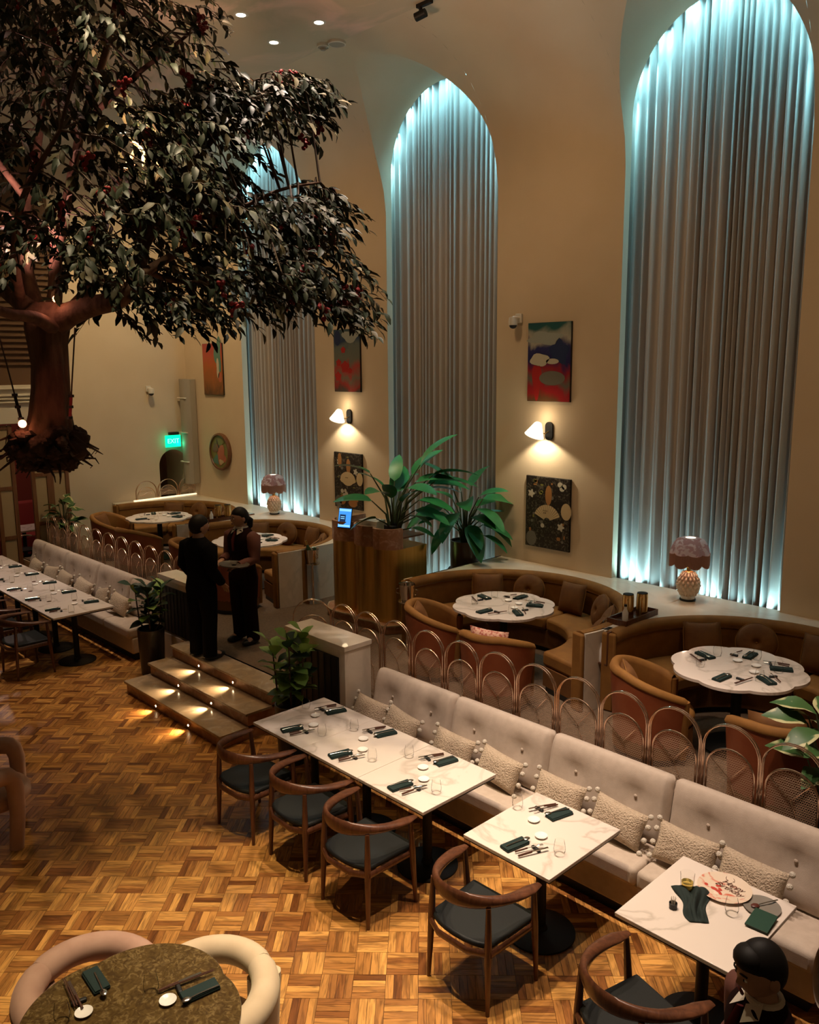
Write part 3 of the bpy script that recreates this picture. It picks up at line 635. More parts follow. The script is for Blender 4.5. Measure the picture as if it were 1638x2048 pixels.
# ---------------------------------------------------------------- curved booths, ledges
BO = [(-5.87, 7.05, 1.34), (-2.97, 7.05, 1.34), (-11.04, 7.03, 1.34), (-14.04, 7.08, 1.34)]
BN = ['beside the host stand and the fan picture', 'under the largest window by the pink lamp', 'behind the waitress below the small lamp', 'at the far end under the exit sign']
def booth(i, cx, cy, Rr, where, lx0, lx1):
    t = thing('curved_booth', 'curved mustard velvet booth ' + where, 'booth', (cx, cy, ZP), 0, 'curved velvet booths')
    a0, a1 = R(-15), R(186); n = 44; zb = ZL - ZP
    # shell: upholstered back with a rolled top
    def bprof(u): return [(-.02, .0), (-.02, .56), (-.035, .66), (-.03, zb - .10), (-.045, zb - .06), (-.03, zb - .005), (.02, zb + .012), (.075, zb + .005), (.085, zb - .03), (.085, 0)]
    pth = arc2((0, 0), Rr, a1, a0, n)      # travelling clockwise: left of travel is outward
    sh = MB().sweep(pth, bprof).build('backrest', 'mustard', t, ang=60)
    MB().sweep(arc2((0, 0), Rr - .028, a1, a0, n), [(0, zb - .105), (.012, zb - .098), (.012, zb - .09), (0, zb - .085), (-.012, zb - .09), (-.012, zb - .098)]).build('piping', 'mustard_dark', sh)
    # seat base and cushions
    MB().sector((0, 0), Rr - .55, Rr - .01, .06, .27, a0, a1, n).build('seat_base', 'mustard_dark', t)
    MB().sector((0, 0), Rr - .50, Rr - .03, 0, .06, a0, a1, n).build('plinth', 'black_panel', t)
    seg = [0, .22, .5, .78, 1]
    for s0, s1 in zip(seg, seg[1:]):
        q = lambda f: lerp(a0, a1, f); MB().sector((0, 0), Rr - .58, Rr - .025, .27, .435, q(s0) + .006, q(s1) - .006, 12).build('seat_cushion', 'mustard', t, bev=.04, seg=3)
    # end posts
    for ae, sg in ((a0, -1), (a1, 1)): MB().box((Rr + .035, sg * .028, zb / 2), (.15, .05, zb), Tm((0, 0, 0), ae)).build('end_post', 'mustard', t, bev=.02)
    for f0, f1 in ((a0, 0), (PI, a1)): MB().sector((0, 0), Rr + .086, Rr + .11, 0, zb, f0, f1, 10).build('end_cladding', 'ledge_marble', t)
    # stone ledge from the booth back to the wall
    lg = thing('stone_ledge', 'pale stone ledge behind the curved booth ' + where, 'ledge', (0, 0, 0), 0, 'stone ledges behind the booths')
    ro = Rr + .075; xs = [lx0] + [cx + ro * math.cos(lerp(PI, 0, k / 40)) for k in range(41)] + [lx1]; top = MB(); P = []
    yf = lambda x: cy - .10 if abs(x - cx) >= ro - 1e-4 else cy + math.sqrt(max(0, ro * ro - (x - cx) ** 2))
    poly = [(lx0, cy - .10)] + [(cx - ro, cy - .10)] + [(x, yf(x)) for x in xs[1:-1]] + [(cx + ro, cy - .10), (lx1, cy - .10)]
    # slab as strips so that the concave outline stays clean
    cols = [(lx0, cy - .10), (cx - ro, cy - .10)] + [(x, yf(x)) for x in xs[2:-2]] + [(cx + ro, cy - .10), (lx1, cy - .10)]
    for z in (ZL, ZL - .04): top.grid(lambda u, v: (cols[round(u * (len(cols) - 1))][0], lerp(cols[round(u * (len(cols) - 1))][1], 8.80, v), z), len(cols) - 1, 3)
    top.grid(lambda u, v: (*cols[round(u * (len(cols) - 1))], lerp(ZP, ZL, v)), len(cols) - 1, 1)
    top.grid(lambda u, v: (lx0, lerp(cy - .10, 8.80, u), lerp(ZP, ZL, v)), 1, 1); top.grid(lambda u, v: (lx1, lerp(cy - .10, 8.80, u), lerp(ZP, ZL, v)), 1, 1)
    top.build('slab', 'ledge_marble', lg, ang=50)
    return t
booth(0, *BO[0], BN[0], -7.26, -4.42); booth(1, *BO[1], BN[1], -4.42, 1.5); booth(2, *BO[2], BN[2], -12.54, -9.62); booth(3, *BO[3], BN[3], -15.70, -12.54)
# booth cushions
def mk_round():
    t = thing('round_cushion', 'x', 'cushion', (0, 0, 0), 0, 'round tufted velvet cushions'); p = MB().pillow(.40, .40, .15, 20, M=None, tuft=.55, round_=True).build('pad', 'mustard_dark', t, ang=80)
    MB().tube([(.20 * math.cos(a), 0, .20 * math.sin(a)) for a in [2 * PI * k / 32 for k in range(32)]], .006, 6, closed=True).build('piping', 'mustard', t); MB().ball((0, -.035, 0), (.018, .012, .018), 10, 6).build('button', 'mustard', t); return t
def mk_square():
    t = thing('square_cushion', 'x', 'cushion', (0, 0, 0), 0, 'square velvet cushions'); MB().pillow(.40, .38, .15, 12, 2.4).build('pad', 'mustard_dark', t, ang=80)
    MB().tube([(.195 * (abs(math.cos(a)) ** .35) * (1 if math.cos(a) > 0 else -1), 0, .185 * (abs(math.sin(a)) ** .35) * (1 if math.sin(a) > 0 else -1)) for a in [2 * PI * k / 40 + .02 for k in range(40)]], .005, 6, closed=True).build('piping', 'mustard', t); return t
RC0, SC0 = mk_round(), mk_square(); first = {'r': 1, 's': 1}
def bcush(kind, i, ang, tilt, label, roll=0):
    cx, cy, Rr = BO[i]; src = RC0 if kind == 'r' else SC0; rr = Rr - .17; z = ZP + .435 + .19
    o = src if first[kind] else dup(src, (0, 0, 0)); first[kind] = 0; a = R(ang)
    o.location = (cx + rr * math.cos(a), cy + rr * math.sin(a), z); o.rotation_euler = Euler((R(-tilt), R(roll), a - PI / 2)); o['label'] = label
PN = ['of the booth by the fan picture', 'of the booth under the largest window', 'of the booth behind the waitress', 'of the farthest booth']
for i in range(4):
    bcush('s', i, 138, 16, 'square mustard velvet cushion on the left curve ' + PN[i], 2); bcush('r', i, 112, 14, 'round tufted mustard cushion at the back ' + PN[i])
    bcush('s', i, 82, 16, 'square mustard velvet cushion at the middle back ' + PN[i], -3); bcush('r', i, 52, 16, 'round tufted mustard cushion on the right curve ' + PN[i])
    if i != 1: bcush('s', i, 26, 20, 'square brown-mustard cushion slumped at the right end ' + PN[i], 8)
bcush('r', 0, 10, 26, 'round dark mustard cushion leaning at the right end of the booth by the fan picture')
# ---------------------------------------------------------------- flower-shaped booth tables
def flower(r, k, n, amp=.045): return [((r * (1 - amp) + r * amp * abs(math.cos(k * a / 2)) ** .8) * math.cos(a + .2), (r * (1 - amp) + r * amp * abs(math.cos(k * a / 2)) ** .8) * math.sin(a + .2)) for a in [2 * PI * i / n for i in range(n)]]
def make_ftable():
    t = thing('flower_table', 'x', 'table', (0, 0, 0), 0, 'scalloped marble booth tables')
    MB().prism(flower(.585, 8, 128, .075), .725, .75).build('tabletop', 'white_marble', t, ang=60)
    MB().tube([(0, 0, .02), (0, 0, .725)], .045, 16).build('column', 'black_metal', t); MB().lathe([(0, 0), (.28, 0), (.28, .012), (.06, .035), (0, .05)], 32).build('base', 'black_metal', t); return t
ft = make_ftable(); FT = [(-5.83, 7.06), (-3.08, 7.0), (-10.98, 7.06), (-13.93, 7.05)]
for i, (x, y) in enumerate(FT):
    o = ft if i == 0 else dup(ft, (0, 0, 0)); o.location = (x, y, ZP); o['label'] = 'scalloped white marble table in the curved booth ' + BN[i]
# ---------------------------------------------------------------- barrel chairs
def make_barrel():
    t = thing('barrel_chair', 'x', 'chair', (0, 0, 0), 0, 'mustard and terracotta barrel chairs')   # back at -y, opens to +y
    n = 40; A0, A1 = R(-90 - 128), R(-90 + 128)
    def rr(a): return .36
    def ztop(f): d = abs(2 * f - 1); return lerp(.80, .60, (max(0, (d - .25) / .75)) ** 1.3)
    def ring(f): a = lerp(A0, A1, f); return math.cos(a), math.sin(a)
    sh = MB(); sh.grid(lambda u, v: (ring(u)[0] * lerp(.335, .385, v), ring(u)[1] * lerp(.335, .385, v), lerp(.06, ztop(u) - .03, v)), n, 8); sh.build('outer_shell', 'terracotta', t, ang=80, label='glossy terracotta outer shell')
    def pad(u, v):
        c, s = ring(u); zt = ztop(u); k = v * 10
        P = [(.325, .36), (.315, zt * .7), (.305, zt - .05), (.315, zt - .005), (.345, zt + .012), (.378, zt + .002), (.392, zt - .035), (.388, zt - .05), (.35, zt - .05), (.33, zt - .2), (.33, .36)]
        r_, z = P[min(10, round(k))]; return (c * r_, s * r_, z)
    MB().grid(pad, n, 10).build('padded_rim', 'mustard', t, ang=70)
    for f in (0, 1): c, s = ring(f); MB().tube([(c * .35, s * .35, .06), (c * .355, s * .355, ztop(f) - .02)], [.035, .04], 10).build('arm_end', 'mustard', t)
    MB().sector((0, 0), .0, .345, .06, .30, 0, 2 * PI, 36).build('seat_base', 'mustard_dark', t); MB().sector((0, .02), .0, .335, .30, .43, 0, 2 * PI, 36).build('seat_cushion', 'mustard', t, bev=.04, seg=3)
    MB().lathe([(0, 0), (.33, 0), (.33, .06), (0, .06)], 32).build('plinth', 'black_panel', t); return t
bc = make_barrel(); first_b = [1]
def barrel(x, y, rz, label):
    o = bc if first_b[0] else dup(bc, (0, 0, 0)); first_b[0] = 0; o.location = (x, y, ZP); o.rotation_euler = (0, 0, rz); o['label'] = label; return o
barrel(-6.27, 6.46, R(-50), 'mustard barrel chair with a gathered cushion beside the host stand'); barrel(-5.26, 6.27, R(12), 'terracotta-backed barrel chair with a patterned cushion seen from behind')
barrel(-3.57, 6.42, R(-52), 'mustard barrel chair with a gathered cushion by the ice bucket stand'); barrel(-2.38, 6.19, R(20), 'terracotta-backed barrel chair half hidden by the variegated plant')
barrel(-11.45, 6.35, R(-35), 'terracotta barrel chair nearest the man in black'); barrel(-10.12, 6.22, R(18), 'terracotta barrel chair directly behind the waitress')
barrel(-14.55, 6.45, R(-55), 'terracotta barrel chair with mustard cushion against the end wall'); barrel(-13.1, 6.25, R(8), 'orange-lit terracotta barrel chair seen from behind over the far screens')
for (x, y, rz, lab) in ((-6.27, 6.46, -50, 'gathered mustard cushion on the barrel chair beside the host stand'), (-3.57, 6.42, -52, 'gathered mustard cushion on the barrel chair by the ice bucket stand'), (-14.55, 6.45, -55, 'mustard cushion on the barrel chair against the end wall')):
    o = dup(SC0, (x + .20 * math.sin(R(rz)), y - .20 * math.cos(R(rz)), ZP + .43 + .185)); o.rotation_euler = (R(20), 0, R(rz)); o['label'] = lab
for (x, y, rz, lab) in ((-5.26, 6.27, 12, 'red patterned lumbar cushion on the terracotta-backed barrel chair'), (-2.38, 6.19, 20, 'dark mustard cushion on the barrel chair by the variegated plant')):
    o = thing('lumbar_cushion', lab, 'cushion', (x + .17 * math.sin(R(rz)), y - .17 * math.cos(R(rz)), ZP + .43 + .20), R(rz)); MB().pillow(.44, .40 if 'red' in lab else .42, .14, 10, 2.6).build('pad', 'pattern_cloth' if 'red' in lab else 'mustard_dark', o, ang=80)
# ---------------------------------------------------------------- host stand on its plinth
def host():
    x0, x1, y0, y1, zb, zt = -8.92, -7.66, 7.12, 7.66, .56, 1.80
    pb = thing('stone_plinth', 'low brown marble plinth under the brass host stand', 'plinth', (0, 0, 0))
    front = lambda o: [(x0 - o, y1 + .1)] + [(x0 - o, y0)] + [(lerp(x0, x1, k / 24), y0 - o - .05 * abs(math.sin(PI * 2.6 * k / 24))) for k in range(25)] + [(x1 + o, y0 + .1), (x1 + o, y1 + .1)]
    MB().prism(front(.16), ZP, zb).build('block', 'brown_marble', pb, bev=.006); MB().prism(front(.18), zb - .018, zb - .001).build('top', 'tread_marble', pb)
    t = thing('host_stand', 'fluted brass host stand with a red marble crown', 'host stand', (0, 0, 0))
    def outline(o, bulge, n=12):
        w_ = (x1 - .05 - x0) / 2.62; P = []
        for k in range(2):
            for j in range(n): a = j / n; P.append((x0 + w_ * (k + a), y0 - bulge * math.sin(PI * a) ** .6 - o))
        for j in range(n + 1): a = PI / 2 * j / n; P.append((x0 + 2 * w_ + w_ * .12 + (x1 - x0 - 2.12 * w_) * math.sin(a) + o * math.sin(a), y0 + .10 - (.10 + bulge) * math.cos(a) ** .8 - o * math.cos(a)))
        return P
    body = outline(0, .15); full = body + [(x1, y1), (x0, y1)]
    MB().prism(full, zb, zt - .27).build('fluted_body', 'brass', t, ang=30)
    cr = outline(.012, .15); inner = outline(-.035, .15); k = len(cr) - 1
    mb = MB(); mb.grid(lambda u, v: (*[cr, cr, inner, inner, cr][round(v * 4)][round(u * k)], [zt - .27, zt, zt, zt - .27, zt - .27][round(v * 4)]), k, 4)
    mb.add([(*cr[0], zt - .27), (*cr[0], zt), (*inner[0], zt), (*inner[0], zt - .27)], [(0, 1, 2, 3)]); mb.add([(*cr[k], zt - .27), (*cr[k], zt), (*inner[k], zt), (*inner[k], zt - .27)], [(0, 1, 2, 3)])
    mb.build('marble_crown', 'crown_marble', t, ang=30)
    MB().box(((x0 + x1) / 2, (y0 + y1) / 2 + .02, zt - .14), (x1 - x0 - .06, y1 - y0 - .08, .02)).build('worktop', 'walnut', t)
    MB().box((x0 + .02, (y0 + y1) / 2 + .1, zt - .14), (.03, y1 - y0 - .2, .26)).build('side_panel', 'crown_marble', t)
    # things on it
    c = at_y(690, 1036, 7.02); tt = thing('tablet', 'tablet on a stand with a lit blue screen on the host stand', 'tablet', c, R(20))
    Mx = Tm((0, 0, 0), 0, R(-14)); MB().box((0, 0, 0), (.21, .012, .28), Mx).build('case', 'black_panel', tt, bev=.006)
    s = MB().box((0, -.0075, .0), (.19, .003, .255), Mx).build('display', 'screen_blue', tt); MB().box((-.03, -.01, -.005), (.09, .002, .10), Mx).build('panel', 'screen_dark', s); MB().box((0, -.01, .105), (.18, .002, .03), Mx).build('panel', 'screen_pale', s); MB().box((0, -.01, -.105), (.18, .002, .025), Mx).build('panel', 'screen_pale', s)
    for q in range(2): MB().box((-.03, -.0115, .015 - q * .025), (.06, .001, .009), Mx).build('text_line', 'screen_pale', s)
    MB().tube([(0, .02, 0), (0, .12, -.16)], .01, 8).build('stand', 'black_metal', tt)
    o = thing('paper_stack', 'white sheets of paper lying on the host stand', 'paper', (-8.38, 7.34, zt - .13), R(12)); MB().box((0, 0, .07), (.30, .21, .14)).build('sheets', 'paper', o, bev=.004)
    o = thing('desk_telephone', 'black telephone lying beside the papers on the host stand', 'telephone', (-8.0, 7.36, zt - .13), R(-10)); MB().box((0, 0, .06), (.2, .16, .12)).build('body', 'black_panel', o, bev=.02); MB().tube([(-.09, .0, .13), (.09, .0, .13)], .022, 8).build('handset', 'black_panel', o)
host()
# ---------------------------------------------------------------- lamps
def make_lamp():
    t = thing('table_lamp', 'x', 'lamp', (0, 0, 0), 0, 'pineapple lamps on the ledge')
    MB().lathe([(0, 0), (.085, 0), (.09, .012), (.085, .022), (.06, .024)], 28).build('foot', 'black_metal', t); MB().lathe([(.075, .022), (.08, .03), (.078, .055), (.06, .062)], 28).build('collar', 'porcelain', t)
    b = MB(); n, m = 28, 22
    def g(u, v):
        a = 2 * PI * u; z = .06 + .27 * v; r = .055 + .062 * math.sin(PI * (.12 + .86 * v)) ** .9
        r *= .94 + .22 * abs(math.sin(7 * a + 11 * v) * math.sin(7 * a - 11 * v)) ** .8; return (r * math.cos(a), r * math.sin(a), z)
    b.grid(g, 84, 44, wu=True).build('pineapple_body', 'ceramic', t, ang=60)
    MB().lathe([(.05, .33), (.03, .34), (.026, .37), (.03, .375), (.03, .40), (.012, .405), (.012, .43)], 18).build('neck', 'bright_brass', t)
    def sh(u, v):
        a = 2 * PI * u; sc_ = 1 + .085 * abs(math.cos(4 * a)) ** .7 * (v ** .6); r = [.055, .10, .145, .172, .19, .2][round(v * 5)] * sc_; z = [.715, .712, .69, .65, .60, .555][round(v * 5)]
        if v == 1: z -= .018 * abs(math.cos(4 * a)) ** .6
        return (r * math.cos(a), r * math.sin(a), z)
    s = MB().grid(sh, 96, 5, wu=True).build('lamp_shade', 'shade_cloth', t, ang=80)
    MB().lathe([(0, .716), (.056, .716), (.056, .712)], 20).build('top_disc', 'lamp_white', s)
    def fr(u, v):
        a = 2 * PI * u; sc_ = 1 + .085 * abs(math.cos(4 * a)) ** .7; k = 1 + .016 * (1 if round(u * 240) % 2 else -1); r = .201 * sc_ * k; z0 = .556 - .018 * abs(math.cos(4 * a)) ** .6
        return (r * math.cos(a), r * math.sin(a), z0 - v * (.125 + .02 * abs(math.cos(4 * a))))
    f = MB().grid(fr, 240, 2, wu=True).build('fringe', 'fringe', s, ang=10)
    return t
lm = make_lamp(); P1 = at_z(1375, 1200, ZL); P2 = at_z(549, 1028, ZL)
lm.location = P1; lm['label'] = 'pink fringed lamp with pineapple base before the largest window'; dup(lm, P2, 0, 'small pink fringed pineapple lamp before the window behind the waitress')
for p in (P1, P2): point('table_lamp_bulb', p + Vector((0, 0, .5)), 4.0, (1, .72, .5), .04)
# wall sconces
def make_sconce():
    t = thing('wall_sconce', 'x', 'wall lamp', (0, 0, 0), 0, 'white cone wall lamps')
    pl = [(-.055, z) for z in ()]; MB().grid(lambda u, v: (.058 * math.cos(2 * PI * u) * min(1, v * 2), -.028 * (1 if v < .8 else 0), (.06 + .058 * abs(math.sin(2 * PI * u)) if math.sin(2 * PI * u) > 0 else -.06 - .058 * abs(math.sin(2 * PI * u))) * min(1, v * 2)), 32, 5, wu=True).build('back_plate', 'black_metal', t, ang=50, label='dark bronze oval back plate')
    MB().tube([(0, -.02, .0), (-.02, -.08, -.03), (-.05, -.13, -.02), (-.07, -.15, .02)], .008, 8).build('curved_arm', 'bright_brass', t)
    Mx = Tm((-.09, -.17, .02), 0, R(0), R(22)); MB().lathe([(.0, .10), (.035, .10), (.05, .085), (.125, -.075), (.128, -.08), (.12, -.075), (.045, .08)], 28, M=Mx).build('shade', 'lamp_white', t, ang=60)
    return t
sn = make_sconce()
for k, (u, v) in enumerate(((1100, 862), (700, 833))):
    p = at_y(u, v, WY); p.y -= .002; o = sn if k == 0 else dup(sn, (0, 0, 0)); o.location = p; o['label'] = ['white cone wall lamp above the fan picture near the largest window', 'white cone wall lamp above the dark picture beside the host stand'][k]
    spot('sconce_beam', p + Vector((-.09, -.17, -.07)), p + Vector((-.02, .0, -1.0)), 24, 125, .35, (1, .82, .55), .03); point('sconce_glow', p + Vector((-.05, -.17, .18)), 2.2, (1, .75, .45), .05)
# ---------------------------------------------------------------- pictures
def art_mat(name, bands, scale=3, dist=1.2, blotch=None):
    m = mat(name, bands[0][1], .35); nt = m.node_tree; b = nt.nodes['Principled BSDF']; N = nt.nodes.new; L = nt.links.new
    tc = N('ShaderNodeTexCoord'); sp = N('ShaderNodeSeparateXYZ'); L(tc.outputs['Generated'], sp.inputs[0])
    n = N('ShaderNodeTexNoise'); n.inputs['Scale'].default_value = scale; n.inputs['Detail'].default_value = 5; n.inputs['Distortion'].default_value = dist; L(tc.outputs['Generated'], n.inputs['Vector'])
    ml = N('ShaderNodeMath'); ml.operation = 'MULTIPLY_ADD'; ml.inputs[1].default_value = .55; L(n.outputs[0], ml.inputs[0]); ad = N('ShaderNodeMath'); ad.operation = 'SUBTRACT'; ad.inputs[1].default_value = .275; L(sp.outputs['Z'], ml.inputs[2]); L(ml.outputs[0], ad.inputs[0])
    rp = N('ShaderNodeValToRGB'); e = rp.color_ramp.elements; e[0].position, e[0].color = bands[0][0], (*bands[0][1], 1); e[1].position, e[1].color = bands[-1][0], (*bands[-1][1], 1)
    for p, c in bands[1:-1]: k = e.new(p); k.color = (*c, 1)
    L(ad.outputs[0], rp.inputs[0]); out = rp.outputs[0]
    if blotch:
        n2 = N('ShaderNodeTexNoise'); n2.inputs['Scale'].default_value = blotch[1]; n2.inputs['Detail'].default_value = 3; n2.inputs['Distortion'].default_value = 2; L(tc.outputs['Object'], n2.inputs['Vector'])
        r2 = N('ShaderNodeValToRGB'); r2.color_ramp.elements[0].position = blotch[2]; r2.color_ramp.elements[1].position = blotch[2] + .05; L(n2.outputs[0], r2.inputs[0])
        mx = N('ShaderNodeMix'); mx.data_type = 'RGBA'; mx.inputs[7].default_value = (*blotch[0], 1); L(r2.outputs[0], mx.inputs[0]); L(out, mx.inputs[6]); out = mx.outputs[2]
    L(out, b.inputs['Base Color'])
art_mat('art_orange', [(0, (.10, .05, .015)), (.25, (.30, .10, .02)), (.55, (.42, .10, .015)), (.8, (.45, .07, .04)), (1, (.35, .05, .05))], 3, 1.5)
art_mat('art_poppies', [(0, (.06, .05, .04)), (.12, (.30, .03, .025)), (.25, (.17, .16, .12)), (.36, (.42, .06, .05)), (.48, (.16, .17, .14)), (.7, (.13, .16, .15)), (.82, (.02, .05, .12)), (1, (.05, .09, .11))], 2.5, .8)
art_mat('art_cloud', [(0, (.15, .07, .03)), (.1, (.38, .02, .025)), (.2, (.35, .02, .03)), (.3, (.12, .13, .10)), (.42, (.30, .02, .03)), (.52, (.02, .02, .10)), (.68, (.03, .03, .12)), (.76, (.40, .38, .32)), (.85, (.28, .30, .26)), (.92, (.02, .10, .10)), (1, (.02, .09, .10))], 1.8, .6)
mat('art_dark', (.018, .012, .009), .5, col2=(.10, .085, .06), nscale=13, detail=4, dist=2.5, ramp=(.52, .62))
mat('art_cream', (.55, .42, .24), .6); mat('art_ivory', (.52, .48, .38), .6); mat('art_amber', (.35, .16, .05), .6); mat('art_grey', (.16, .15, .12), .6); mat('art_ink', (.06, .035, .02), .6)
mat('art_teal', (.10, .22, .18), .6); mat('art_coral', (.45, .13, .07), .6); mat('art_olive', (.20, .19, .05), .6)
def picture(name, label, a, b, m, deep=.035):
    p, q = at_y(*a, WY), at_y(*b, WY); cx, cz = (p.x + q.x) / 2, (p.z + q.z) / 2; w_, h = q.x - p.x, p.z - q.z
    t = thing(name, label, 'picture', (cx, WY - deep / 2 - .001, cz)); MB().box((0, 0, 0), (w_, deep, h)).build('canvas', m, t, bev=.003); MB().box((0, deep * .1, 0), (w_ + .006, deep * .7, h + .006)).build('frame_edge', 'black_panel', t); return t, w_, h, -deep / 2
def blob(t, x, z, rx, rz_, m, name='motif', y=-.019, n=20, fn=None):
    P = [(x + rx * math.cos(2 * PI * k / n) * (fn(2 * PI * k / n) if fn else 1), z + rz_ * math.sin(2 * PI * k / n) * (fn(2 * PI * k / n) if fn else 1)) for k in range(n)]
    mb = MB(); mb.add([(a, y, b) for a, b in P], [tuple(range(n))]); return mb.build(name, m, t, smooth=False)
t, w_, h, y = picture('wall_picture', 'orange and blue abstract picture nearest the end wall', (407, 688), (450, 790), 'art_orange')
blob(t, .22, .28, .12, .30, 'art_teal', y=y - .002, fn=lambda a: 1 - .3 * math.cos(3 * a)); blob(t, .2, .02, .06, .14, 'art_ivory', y=y - .003, fn=lambda a: 1 - .4 * math.cos(2 * a)); blob(t, .27, -.15, .07, .1, 'art_coral', y=y - .003)
t, w_, h, y = picture('wall_picture', 'grey picture with red poppies above the wall lamp by the host stand', (670, 660), (724, 784), 'art_poppies')
mat('poppy', (.42, .02, .02), .5); mat('art_navy', (.015, .03, .10), .6); mat('art_mist', (.33, .36, .33), .6)
for x, z, r_ in ((-.08, .17, .055), (-.2, -.03, .06), (.08, -.16, .05), (-.22, -.25, .08), (-.04, -.1, .1)): blob(t, x, z, r_, r_ * .9, 'poppy', 'poppy', y - .002, fn=lambda a: 1 + .15 * math.sin(5 * a))
blob(t, .1, .38, .2, .09, 'art_mist', y=y - .002, fn=lambda a: 1 + .2 * math.sin(3 * a)); blob(t, -.22, .36, .08, .12, 'art_navy', y=y - .0025)
t, w_, h, y = picture('wall_picture', 'red white and blue cloud picture above the wall lamp by the largest window', (1060, 647), (1142, 804), 'art_cloud')
blob(t, -.14, .03, .15, .08, 'art_ivory', y=y - .002, fn=lambda a: 1 + .1 * math.sin(4 * a)); blob(t, .06, .01, .1, .035, 'art_ivory', y=y - .002); blob(t, -.18, -.23, .07, .22, 'poppy', y=y - .002, fn=lambda a: 1 + .2 * math.sin(3 * a)); blob(t, .06, -.2, .2, .09, 'art_grey', y=y - .0025); blob(t, .16, .12, .14, .15, 'art_navy', y=y - .0015, fn=lambda a: 1 + .2 * math.sin(5 * a)); blob(t, -.06, .3, .26, .08, 'art_mist', y=y - .0015, fn=lambda a: 1 + .2 * math.sin(4 * a))
def fan_picture(label, a, b, full):
    t, w_, h, y = picture('fan_picture', label, a, b, 'art_dark'); rnd = random.Random(5 if full else 9)
    cz = .0 if full else .02; r0, r1 = .05, .22; n = 14
    for k in range(n):
        a0, a1 = [R(22) + (PI - R(44)) * (k + j) / n for j in (0, .86)]
        mb = MB(); mb.add([(r0 * math.cos(a0) + .0, y - .002, cz - .11 + r0 * math.sin(a0)), (r1 * math.cos(a0), y - .002, cz - .11 + r1 * math.sin(a0)), (r1 * math.cos(a1), y - .002, cz - .11 + r1 * math.sin(a1)), (r0 * math.cos(a1), y - .002, cz - .11 + r0 * math.sin(a1))], [(0, 1, 2, 3)]); mb.build('fan_blade', 'art_cream', t, smooth=False)
    if not full: blob(t, 0, cz + .0, .19, .13, 'art_cream', 'fan_leaf', y - .003, fn=lambda a: 1 if math.sin(a) > -.5 else .8)
    for q in range(5 if full else 3): blob(t, -.05 + .025 * (q % 3), cz + .06 - .03 * (q // 3) - .03, .009, .006, 'art_ink', 'ink_mark', y - .004)
    star = lambda a: .55 + .45 * abs(math.cos(2.5 * a)) ** 2
    for x, z in ((-.26, .24), (.22, -.16)) if full else ((.20, .16), (-.22, .3)): blob(t, x, z, .06, .06, 'art_ivory', 'star', y - .002, 30, star)
    for x, z, c in ((.20, .39, 'art_ivory'), (.26, .37, 'art_ivory'), (.23, .34, 'art_ivory')) if full else ((-.1, -.25, 'art_ivory'), (-.04, -.22, 'art_ivory'), (-.15, -.18, 'art_ivory')): blob(t, x, z, .04, .035, c, 'flower', y - .002)
    blob(t, .02, .28, .05, .13, 'art_amber', 'shell', y - .002, fn=lambda a: 1 - .35 * math.sin(a)); blob(t, -.25, -.36, .085, .1, 'art_grey', 'pineapple', y - .002); blob(t, .3, .05, .08, .11, 'art_cream', 'shell', y - .002); blob(t, -.07, -.17, .03, .03, 'art_ivory', 'pearl', y - .002)
    if not full: blob(t, -.15, -.33, .09, .08, 'art_amber', 'shell', y - .002); blob(t, .12, -.36, .11, .07, 'art_amber', 'fan', y - .002); blob(t, -.2, .33, .05, .12, 'art_amber', 'cocktail', y - .0025)
    for _ in range(26): x, z = rnd.uniform(-.28, .28), rnd.uniform(-.43, .43); blob(t, x, z, rnd.uniform(.012, .04), rnd.uniform(.012, .04), rnd.choice(['art_grey', 'art_grey', 'art_olive', 'art_amber']), 'leaf', y - .001, 8, lambda a: .6 + .4 * abs(math.cos(a)))
fan_picture('dark picture with a folding fan and shells under the nearer wall lamp', (1056, 950), (1140, 1104), True); fan_picture('dark cocktail-pattern picture with a cream fan behind the tablet', (671, 903), (728, 1021), False)
p = at_y(444, 903, WY); t = thing('round_artwork', 'round framed carved artwork of a coral-coloured figure near the corner', 'picture', (p.x, WY - .03, p.z))
Mx = Tm((0, 0, 0), 0, R(90)); MB().lathe([(.33, -.03), (.36, -.03), (.37, 0), (.36, .045), (.33, .05), (.32, .03)], 48, M=Mx).build('rim', 'timber', t); MB().lathe([(0, .02), (.33, .02)], 48, M=Mx).build('plate', 'art_olive', t)
for x, z, a_, b_, c in ((.03, -.02, .13, .22, 'art_coral'), (.10, -.12, .12, .12, 'art_coral'), (-.15, .06, .10, .09, 'timber'), (-.12, -.17, .12, .09, 'art_teal'), (.05, .20, .12, .07, 'art_olive'), (-.03, .18, .06, .1, 'art_ink'), (.12, -.08, .05, .12, 'art_cream'), (.05, -.2, .08, .05, 'art_cream')): blob(t, x, z, a_, b_, c, 'carved_shape', -.024 - random.random() * .006, 24, lambda a: 1 + .18 * math.sin(3 * a + x * 20))
